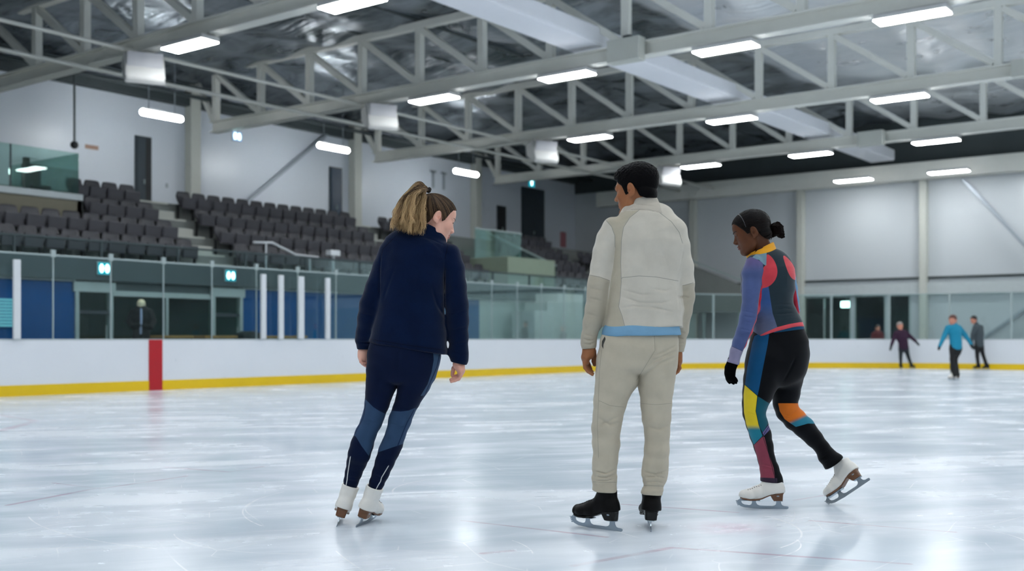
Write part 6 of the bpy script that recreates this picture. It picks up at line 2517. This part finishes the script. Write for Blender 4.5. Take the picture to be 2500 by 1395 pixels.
    attrs = {'blue': poly_attr(L, [(405, -130), (530, -190), (512, -60), (500, 0), (470, 150), (442, 300), (430, 356), (328, 266), (345, 130), (372, 0), (385, -70)]),
             'yellow': poly_attr(L, [(326, 266), (430, 356), (416, 480), (440, 590), (472, 682), (400, 754), (368, 680), (338, 585), (320, 490), (316, 350)], isl),
             'teal': poly_attr(L, [(430, 357), (530, 418), (520, 520), (515, 585), (470, 655), (440, 590), (416, 480)], isl),
             'lav': poly_attr(L, [(470, 655), (524, 585), (545, 615), (480, 682)], isl),
             'maroon': poly_attr(L, [(472, 682), (486, 690), (522, 830), (560, 940), (580, 1075), (456, 1075), (440, 900), (400, 754)], isl),
             'band': poly_attr(L, [(440, 1018), (590, 1024), (590, 1090), (440, 1090)], lambda V: isl(V)),
             'orange': poly_attr(L, [(597, 416), (790, 416), (860, 500), (905, 582), (840, 580), (740, 608), (650, 545), (610, 480)], isr),
             'gy': lambda V, xy, m: np.clip(((xy[:, 1] - 860) * 3.3214 - 585) / 50.0, 0, 1),
             'go': lambda V, xy, m: np.clip((((xy[:, 0] - 1720) * 0.45 + (xy[:, 1] - 860)) * 3.3214 - 865) / 40.0, 0, 1),
             'waist': poly_attr(L, [(560, -185), (860, -225), (860, -195), (560, -155)]),
             'seam': line_attr(L, [[(328, 266), (430, 356), (530, 418)], [(430, 356), (416, 480), (440, 590), (472, 682), (522, 830), (580, 1060)], [(400, 754), (472, 682), (524, 600)]], isl)}
    m = panel_material('patterned_leggings', col(3, 5, 10),
                       [('blue', col(14, 74, 116)), ('yellow', (col(222, 196, 44), col(34, 118, 138), 'gy')), ('teal', col(22, 82, 96)), ('lav', col(98, 90, 138)), ('maroon', col(136, 62, 78)), ('band', col(52, 40, 56)),
                        ('orange', (col(214, 112, 34), col(44, 122, 144), 'go')), ('waist', col(20, 68, 100))],
                       [('seam', col(12, 26, 34), 0.0014)], 0.62, 0.1, 900, 0.05, 0.05)
    garment(F, 'leggings', pf, (-0.56, -0.18, 0.14), (0.62, 0.28, 1.2), 0.0042, m, attrs, 'black leggings with blue, yellow and orange panels')

    H = Head(F, (1841, 566), -0.02, -80, 18, 0, 1.06, True)
    HG = crop_fn(1750, 860, 15.5)
    palm = [(420, 260, 830, 340, 0.030, -0.10), (388, 400, 790, 470, 0.030, -0.10), (306, 600, 725, 620, 0.038, -0.10), (300, 790, 690, 800, 0.041, -0.10), (318, 930, 700, 950, 0.036, -0.10)]
    fing = [([(400, 930, -.068), (400, 1020, -.066), (440, 1100, -.066), (485, 1165, -.066)], (.0110, .0102, .0092, .0078)),
            ([(470, 950, -.090), (500, 1050, -.088), (570, 1130, -.088), (635, 1190, -.088)], (.0114, .0106, .0096, .0080)),
            ([(560, 950, -.112), (620, 1040, -.112), (680, 1110, -.112), (728, 1165, -.112)], (.0110, .0102, .0092, .0078)),
            ([(630, 930, -.130), (690, 1000, -.132), (730, 1050, -.132), (762, 1100, -.132)], (.0098, .0092, .0084, .0070)),
            ([(420, 560, -.065), (480, 740, -.050), (540, 850, -.048), (590, 930, -.050)], (.0160, .0132, .0118, .0098))]
    gl_ = hand(F, HG, palm, fing)
    hands = (lambda p: gl_(p) + 0.0025)
    hr = chain([F.P(*U(640, 1080), 0.27), F.P(*U(600, 1120), 0.30), F.P(*U(560, 1180), 0.32)], (0.030, 0.036, 0.022))
    neck = chain([F.P(*U(500, 470), 0.0), F.P(*U(488, 390), 0.0), H.out((0, -0.03, -0.03))], (0.056, 0.050, 0.050), 0.01)
    feet = [ellipsoid(F.P(1876, 1197, 0.0), (0.04, 0.022, 0.018)), ellipsoid(F.P(2058, 1160, 0.13), (0.012, 0.012, 0.012))]

    def body(p):
        d = smin(jack(p) + 0.014, pants(p) + 0.014, 0.01)
        d = np.minimum(d, np.minimum(feet[0](p), feet[1](p)))
        d = smin(d, neck(p), 0.01)
        d = smin(d, H.sdf(p), 0.02)
        return smin(smin(d, hands(p), 0.004), hr(p) + 0.004, 0.006)
    zc = H.c[2]
    zz = zgrid(0.14, zc + 0.16, [(zc - 0.16, zc + 0.16, 0.0026), (0.70, 0.90, 0.004)], 0.007)
    hx = H.c[0]
    xx = zgrid(-0.60, 0.62, [(hx - 0.16, hx + 0.16, 0.0022)], 0.005)
    V, Q = polygonize(body, (-0.60, -0.24, 0.14), (0.62, 0.40, 1.8), 0.003, None, (xx, zgrid(-0.24, 0.40, [(-0.15, 0.12, 0.0024)], 0.005), zz))
    lip, bl = head_attrs(H, V)
    np_mesh('body', V, Q, skin_material('dark_brown_skin', col(88, 50, 28), col(98, 52, 44), 0.45), F.root, True, None, {'lip': lip, 'blush': bl * 0.0})
    H.eyes(F, F.root, IRISB)
    bk = simple('black_smooth_hair', col(7, 5, 5), 0.4, var=0.4, nscale=50, bump=0.3, bscale=300, spec=0.08)
    H.brows(F.root, bk, 0.0034)
    prof = [(-0.14, -0.070), (-0.09, -0.066), (-0.058, -0.058), (-0.04, -0.036), (-0.028, 0.000), (-0.012, 0.026), (0.004, 0.018), (0.014, -0.006), (0.026, -0.008), (0.040, 0.018), (0.058, 0.042), (0.074, 0.064), (0.09, 0.076), (0.14, 0.082)]

    def hair(p):
        q = H.loc(p)
        d = np.minimum(H.skull(q), ellipsoid((0, -0.05, -0.02), (0.060, 0.048, 0.05))(q)) - 0.009
        d = d - 0.0008 * np.sin(np.arctan2(q[:, 0], q[:, 2] - 0.02) * 60 + 4 * vnoise(q, (24, 24, 24), 3))
        return smax(d, H.hairline(q, prof) * 0.8, 0.012) * H.s
    V, Q = polygonize(hair, H.c - 0.16, H.c + 0.16, 0.0026)
    np_mesh('hair', V, Q, bk, F.root, True, 'smooth black hair')
    t = NT('black_hair_strands')
    t.pbr(t.mix(t.attr('rnd'), col(4, 3, 3), col(26, 18, 16)), 0.4, 0, 0.12)
    strands('scalp_hair', scalp_strands(H, prof, F.P(1886, 556, -0.01), 700, 0.0096), 0.0008, 0.0008, t.m, F.root, 4)
    bc = F.P(1896, 560, -0.01)

    def bun(p):
        q = (p - bc.astype(np.float32))
        d = ellipsoid((0, 0, 0), (0.040, 0.042, 0.044))(q)
        d = smin(d, ellipsoid((0.026, 0, -0.028), (0.022, 0.026, 0.024))(q), 0.01)
        d = smin(d, ellipsoid((-0.030, 0, -0.030), (0.026, 0.024, 0.016))(q), 0.01)
        return d - 0.007 * vnoise(q, (60, 60, 60), 5) - 0.004 * vnoise(q, (130, 130, 130), 15)
    V, Q = polygonize(bun, bc - 0.075, bc + 0.075, 0.0026)
    np_mesh('hair_bun', V, Q, simple('black_curly_hair', col(15, 9, 8), 0.7, var=0.5, nscale=90, bump=0.6, bscale=200, spec=0.05), F.root, True, 'curly bun')
    # thin head band over the hair
    bm = bmesh.new()
    pts = []
    for k in range(33):
        a = math.pi * k / 32
        q = np.array((math.cos(a) * 0.11, 0.045 - 0.02 * abs(math.cos(a)) , 0.03 + math.sin(a) * 0.11), np.float32)
        o_ = np.array((0, 0.02, 0.03), np.float32)
        for _ in range(60):
            dd = float(H.skull(q[None])[0]) - 0.0095
            if dd < 0.0006:
                break
            q = q + (o_ - q) / np.linalg.norm(o_ - q) * dd * 0.8
        pts.append(H.out(q))
    tube(bm, pts, 0.0022, 6)
    obj('headband', bm, simple('grey_headband', col(70, 72, 76), 0.3), F.root, True)
    V, Q = polygonize(gl_, F.P(*HG(250, 1250), -0.1) - (0.02, 0.12, 0.02), F.P(*HG(850, 350), -0.1) + (0.02, 0.13, 0.03), 0.0028)
    np_mesh('glove', V, Q, simple('black_knit_glove', col(5, 6, 8), 0.9, spec=0.04, bump=0.3, bscale=300), F.root, True, 'left black glove')
    V, Q = polygonize(hr, (-0.5, 0.15, 0.8), (0.1, 0.45, 1.3), 0.005)
    np_mesh('glove', V, Q, bpy.data.materials['black_knit_glove'], F.root, True)
    mats = (WHITEL, SOLEW, STEEL, WHITEL, HOOK)
    skate(F, F.root, (0, -0.028, 0), F.P(1924, 1243.5, FPX / 415.5 - 6.52), (-0.995, 0.10, 0), 0, 1.0, 0.165, False, 1.0, mats, 'white skate flat on the ice')
    skate(F, F.root, (0, 0.256, 0.022), F.P(2025, 1229, FPX / 404 - 6.52), (-0.70, 0.36, -0.60), math.radians(12), 1.0, 0.188, False, 0.95, mats, 'white skate lifted on its toe')
    return F


# ================================================================= small skaters and people beyond the glass
def far_person(x0, d0, label, parts, headspec, skin, hair_col, cat='person', skates=None, h=0.009, hairprof=None, pony=None):
    F = Fig(x0, d0, 'person', label, cat)
    Z = headspec['crop']
    allf = []
    made = []
    for nm, kind, rows, mat, lab in parts:
        fs = []
        for r in rows:
            if r[0] == 'chain':
                fs.append(chain(F.pts(Z, r[1]), r[2], 0.01))
            else:
                fs.append(F.loft(Z, r, 0.02, 2.2))
        f = union(fs, 0.03)
        made.append((nm, f, mat, lab))
        allf.append(f)
    H = Head(F, (0, 0), 0.0, headspec['yaw'], headspec.get('pitch', 0), 0, headspec['scale'], True)
    H.c = F.P(*Z(*headspec['at']))
    hands = [chain(F.pts(Z, pp), rr, 0.006) for pp, rr in headspec.get('hands', [])]
    nk = chain([H.out((0, -0.02, -0.04)), F.P(*Z(*headspec['neck']))], (0.05, 0.055))

    def body(p):
        d = smin(H.sdf(p), nk(p), 0.02)
        for f in allf:
            d = smin(d, f(p) + 0.012, 0.01)
        for g in hands:
            d = smin(d, g(p), 0.01)
        return d
    lo, hi = np.array((-1.0, -0.4, 0.02)), np.array((1.0, 0.4, 2.0))
    V, Q = polygonize(body, lo, hi, h * 0.8)
    lip, bl = head_attrs(H, V)
    np_mesh('body', V, Q, skin, F.root, True, None, {'lip': lip, 'blush': bl * 0.5})
    for nm, f, mat, lab in made:
        V, Q = polygonize(f, lo, hi, h)
        np_mesh(nm, V, Q, mat, F.root, True, lab)
    prof = hairprof or [(-0.14, -0.07), (-0.05, -0.06), (-0.03, -0.01), (-0.005, 0.026), (0.03, 0.0), (0.05, 0.03), (0.08, 0.05), (0.14, 0.06)]

    def hair(p):
        q = H.loc(p)
        d = np.minimum(H.skull(q), ellipsoid((0, -0.05, -0.02), (0.06, 0.05, 0.055))(q)) - 0.012
        d = smax(d, H.hairline(q, prof) * 0.8, 0.01)
        if pony:
            d = smin(d, chain(pony, [0.022, 0.03, 0.018], 0.01)(q), 0.01)
        return d * H.s
    V, Q = polygonize(hair, H.c - 0.26, H.c + 0.2, h * 0.7)
    np_mesh('hair', V, Q, hair_col, F.root)
    for s_ in (skates or []):
        at, fwd, mt = s_
        skate(F, F.root, (0, 0.1, 0), F.P(*Z(*at[:2]), at[2]), fwd, 0, 1.0, 0.2, False, 1.0, mt, None, 1.0, False)
    return F


def far_people():
    Z = crop_fn(2100, 740, 6.25)
    fair = skin_material('far_fair_skin', col(206, 142, 120), col(180, 104, 98))
    wm = (WHITEL, SOLEW, STEEL, WHITEL, HOOK)
    bmx = (BLACKL, SOLEB, STEEL, BLACKL, HOOK)
    glv = simple('dark_gloves', col(28, 36, 42), 0.8)
    teal = simple('teal_jersey', col(12, 132, 164), 0.8, var=0.1, nscale=8)
    blk = simple('black_trousers', col(14, 16, 19), 0.75)
    # teal sweater, nearest of the three
    d = 26.5
    far_person(2330, d, 'skater in teal sweater and flared black trousers, right of the skater in purple',
               [('sweater', 0, [[(1370, 340, 1480, 330, 0.07), (1325, 385, 1515, 380, 0.12), (1345, 440, 1532, 440, 0.14), (1366, 530, 1540, 530, 0.13), (1374, 600, 1546, 610, 0.13), (1368, 670, 1552, 680, 0.14)],
                                ('chain', [(1340, 385, 0), (1290, 490, 0), (1240, 600, -0.05), (1213, 660, -0.08)], (0.075, 0.06, 0.045, 0.04)),
                                ('chain', [(1505, 385, 0), (1590, 480, 0.02), (1650, 560, 0.02), (1690, 630, 0.0)], (0.075, 0.062, 0.045, 0.038))], teal, 'teal sweater'),
                ('trousers', 0, [[(1368, 650, 1548, 650, 0.12), (1366, 690, 1552, 690, 0.125), (1368, 740, 1540, 740, 0.12)],
                                 [(1368, 720, 1465, 730, 0.09, -0.02), (1372, 860, 1440, 860, 0.08, -0.02), (1380, 980, 1452, 980, 0.09), (1386, 1095, 1462, 1100, 0.11)],
                                 [(1440, 730, 1545, 720, 0.09, 0.05), (1425, 860, 1482, 860, 0.08, 0.05), (1430, 960, 1490, 960, 0.09, 0.06), (1432, 1095, 1512, 1098, 0.11, 0.06)]], blk, 'black flared trousers'),
                ('gloves', 0, [('chain', [(1213, 655, -0.08), (1200, 705, -0.09)], (0.035, 0.03)), ('chain', [(1688, 630, 0), (1712, 680, 0)], (0.036, 0.032))], glv, None)],
               {'crop': Z, 'yaw': -140, 'pitch': 4, 'scale': 1.06, 'at': (1412, 262), 'neck': (1425, 360)}, fair, simple('auburn_hair', col(82, 44, 34), 0.5),
               skates=[((1400, 1180, -0.03), (-0.8, -0.6, 0), wm), ((1470, 1180, 0.05), (-0.8, -0.6, 0), wm)], pony=[(0, -0.09, 0.03), (0.0, -0.125, -0.03), (0, -0.115, -0.10)])
    # purple top
    purple = simple('plum_jersey', col(46, 14, 44), 0.8, var=0.15)
    dark = simple('dark_teal_leggings', col(16, 30, 36), 0.7)
    far_person(2200, 36.6, 'skater in plum top and dark leggings with arms held out, leftmost of three far skaters',
               [('top', 0, [[(565, 430, 650, 430, 0.07), (530, 465, 700, 455, 0.12), (545, 530, 722, 520, 0.14), (585, 600, 728, 600, 0.13), (588, 680, 738, 680, 0.14)],
                            ('chain', [(545, 465, 0), (510, 550, 0), (480, 640, 0)], (0.08, 0.062, 0.05)),
                            ('chain', [(690, 455, 0), (770, 520, 0), (840, 580, 0)], (0.08, 0.062, 0.05))], purple, 'plum top'),
                ('leggings', 0, [[(588, 660, 738, 660, 0.12), (590, 700, 742, 700, 0.12)], [(588, 700, 660, 710, 0.09), (596, 850, 640, 850, 0.07), (605, 975, 642, 975, 0.05)],
                                 [(660, 710, 742, 700, 0.09), (712, 830, 758, 815, 0.07), (768, 968, 806, 962, 0.05)]], dark, 'dark leggings'),
                ('gloves', 0, [('chain', [(480, 640, 0), (460, 715, -0.02)], (0.045, 0.035)), ('chain', [(840, 580, 0), (895, 640, -0.02)], (0.045, 0.035))], glv, None)],
               {'crop': Z, 'yaw': 172, 'pitch': 4, 'scale': 1.12, 'at': (607, 352), 'neck': (610, 460)}, fair, simple('grey_hair', col(146, 138, 134), 0.6),
               skates=[((622, 1010, 0), (-0.1, -1, 0), bmx), ((792, 1006, 0), (0.3, -0.95, 0), bmx)], h=0.012)
    grey = simple('grey_hoodie', col(66, 76, 82), 0.85, var=0.1)
    far_person(2394, 35.6, 'skater in grey hoodie and black trousers at the far boards, rightmost of three',
               [('hoodie', 0, [[(1735, 325, 1800, 310, 0.07), (1725, 380, 1845, 365, 0.12), (1730, 470, 1870, 460, 0.14), (1742, 560, 1880, 560, 0.13), (1752, 640, 1885, 640, 0.14)],
                               ('chain', [(1755, 370, -0.12), (1715, 480, -0.14), (1700, 580, -0.12), (1718, 650, -0.08)], (0.08, 0.062, 0.05, 0.042)),
                               ('chain', [(1840, 370, 0.10), (1862, 480, 0.12), (1840, 600, 0.14)], (0.08, 0.062, 0.045))], grey, 'grey hoodie'),
                ('trousers', 0, [[(1748, 620, 1886, 620, 0.12), (1748, 680, 1886, 670, 0.12)], [(1748, 690, 1822, 700, 0.10), (1762, 820, 1812, 820, 0.08), (1780, 960, 1826, 965, 0.07)],
                                 [(1812, 690, 1886, 670, 0.10), (1848, 790, 1896, 775, 0.08), (1894, 920, 1936, 900, 0.07), (1906, 970, 1952, 962, 0.07)]], blk, 'black trousers'),
                ('gloves', 0, [('chain', [(1718, 645, -0.08), (1730, 700, -0.06)], (0.042, 0.035)), ('chain', [(1840, 600, 0.14), (1825, 650, 0.15)], (0.042, 0.035))], glv, None)],
               {'crop': Z, 'yaw': -110, 'pitch': 10, 'scale': 1.05, 'at': (1732, 256), 'neck': (1768, 350)}, fair, simple('far_black_hair', col(20, 18, 18), 0.5),
               skates=[((1790, 1020, 0), (-1, -0.2, 0), bmx), ((1925, 1020, 0), (-1, -0.2, 0), bmx)], h=0.012)
    # figure in black behind the glass at left
    Q_ = crop_fn(0, 590, 5.435)
    coat = simple('black_coat', col(14, 18, 20), 0.8)
    far_person(344, 22.3, 'person in black coat with white scarf standing behind the glass at left',
               [('coat', 0, [[(1830, 880, 1915, 880, 0.07), (1765, 930, 1985, 930, 0.13), (1745, 1030, 2005, 1030, 0.15), (1760, 1130, 1985, 1130, 0.15), (1760, 1240, 1985, 1240, 0.15), (1775, 1420, 1970, 1420, 0.15), (1790, 1700, 1955, 1700, 0.12)],
                             ('chain', [(1760, 940, 0), (1712, 1050, -0.02), (1760, 1130, -0.16), (1840, 1110, -0.2)], (0.075, 0.065, 0.05, 0.045)),
                             ('chain', [(1985, 940, 0), (2035, 1060, -0.02), (2000, 1140, -0.16), (1910, 1120, -0.2)], (0.075, 0.065, 0.05, 0.045))], coat, 'black coat'),
                ('trousers', 0, [[(1790, 1600, 1955, 1600, 0.11), (1795, 2030, 1950, 2030, 0.08)]], blk, None),
                ('scarf', 0, [('chain', [(1872, 900, -0.17), (1874, 1000, -0.19), (1872, 1090, -0.19), (1870, 1130, -0.165), (1868, 1220, -0.165)], (0.022, 0.024, 0.022, 0.024, 0.022))], simple('white_scarf', col(178, 184, 214), 0.8), 'white scarf')],
               {'crop': Q_, 'yaw': 170, 'pitch': 10, 'scale': 0.92, 'at': (1874, 845), 'neck': (1874, 920)}, skin_material('pale_far_skin', col(238, 222, 190), col(226, 190, 160)), simple('blond_far_hair', col(236, 222, 186), 0.6), h=0.011)
    far_person(2142, 40.2, 'person in red top half hidden by the far boards behind the glass',
               [('top', 0, [[(235, 420, 300, 420, 0.07), (190, 470, 340, 470, 0.13), (195, 620, 335, 620, 0.15), (200, 800, 330, 800, 0.15)],
                            ('chain', [(200, 480, 0), (170, 600, 0), (180, 720, -0.05)], (0.07, 0.055, 0.045)), ('chain', [(330, 480, 0), (358, 600, 0), (350, 720, -0.05)], (0.07, 0.055, 0.045))], simple('dark_red_top', col(92, 22, 30), 0.8), 'dark red top'),
                ('trousers', 0, [[(205, 760, 325, 760, 0.13), (215, 1020, 315, 1020, 0.09)]], blk, None)],
               {'crop': Z, 'yaw': 165, 'pitch': 5, 'scale': 1.0, 'at': (266, 385), 'neck': (268, 450)}, fair, simple('dark_far_hair', col(40, 26, 24), 0.5), h=0.013)


woman_navy()
man_beige()
woman_colour()
far_people()
# ================================================================= camera, world, view
cam = bpy.data.cameras.new('camera')
cam.sensor_width = 36.0
cam.sensor_fit = 'HORIZONTAL'
cam.lens = FPX / W * 36.0
cam.shift_y = (HZ - H / 2) / W
cam.clip_start = 0.05
cam.clip_end = 200
cam.dof.use_dof = True
cam.dof.focus_distance = 6.08
cam.dof.aperture_fstop = 1.9
cam.dof.aperture_blades = 0
co = bpy.data.objects.new('camera', cam)
link(co)
co.location = (0, 0, CAMH)
co.rotation_euler = (math.pi / 2, 0, PSI)
SC.camera = co

w = bpy.data.worlds.new('hall_air')
SC.world = w
w.use_nodes = True
bg = w.node_tree.nodes['Background']
bg.inputs[0].default_value = (0.55, 0.7, 0.8, 1)
bg.inputs[1].default_value = 0.05

SC.view_settings.view_transform = 'Standard'
SC.view_settings.look = 'None'
SC.view_settings.gamma = 1.0
SC.view_settings.exposure = -0.28
SC.view_settings.use_curve_mapping = False
SC.cycles.max_bounces = 7
SC.cycles.diffuse_bounces = 4
SC.cycles.glossy_bounces = 4
SC.cycles.transparent_max_bounces = 16
SC.cycles.sample_clamp_indirect = 6.0
SC.cycles.use_denoising = True
SC.cycles.use_light_tree = False
SC.cycles.use_adaptive_sampling = True
SC.cycles.adaptive_threshold = 0.12
SC.cycles.adaptive_min_samples = 16
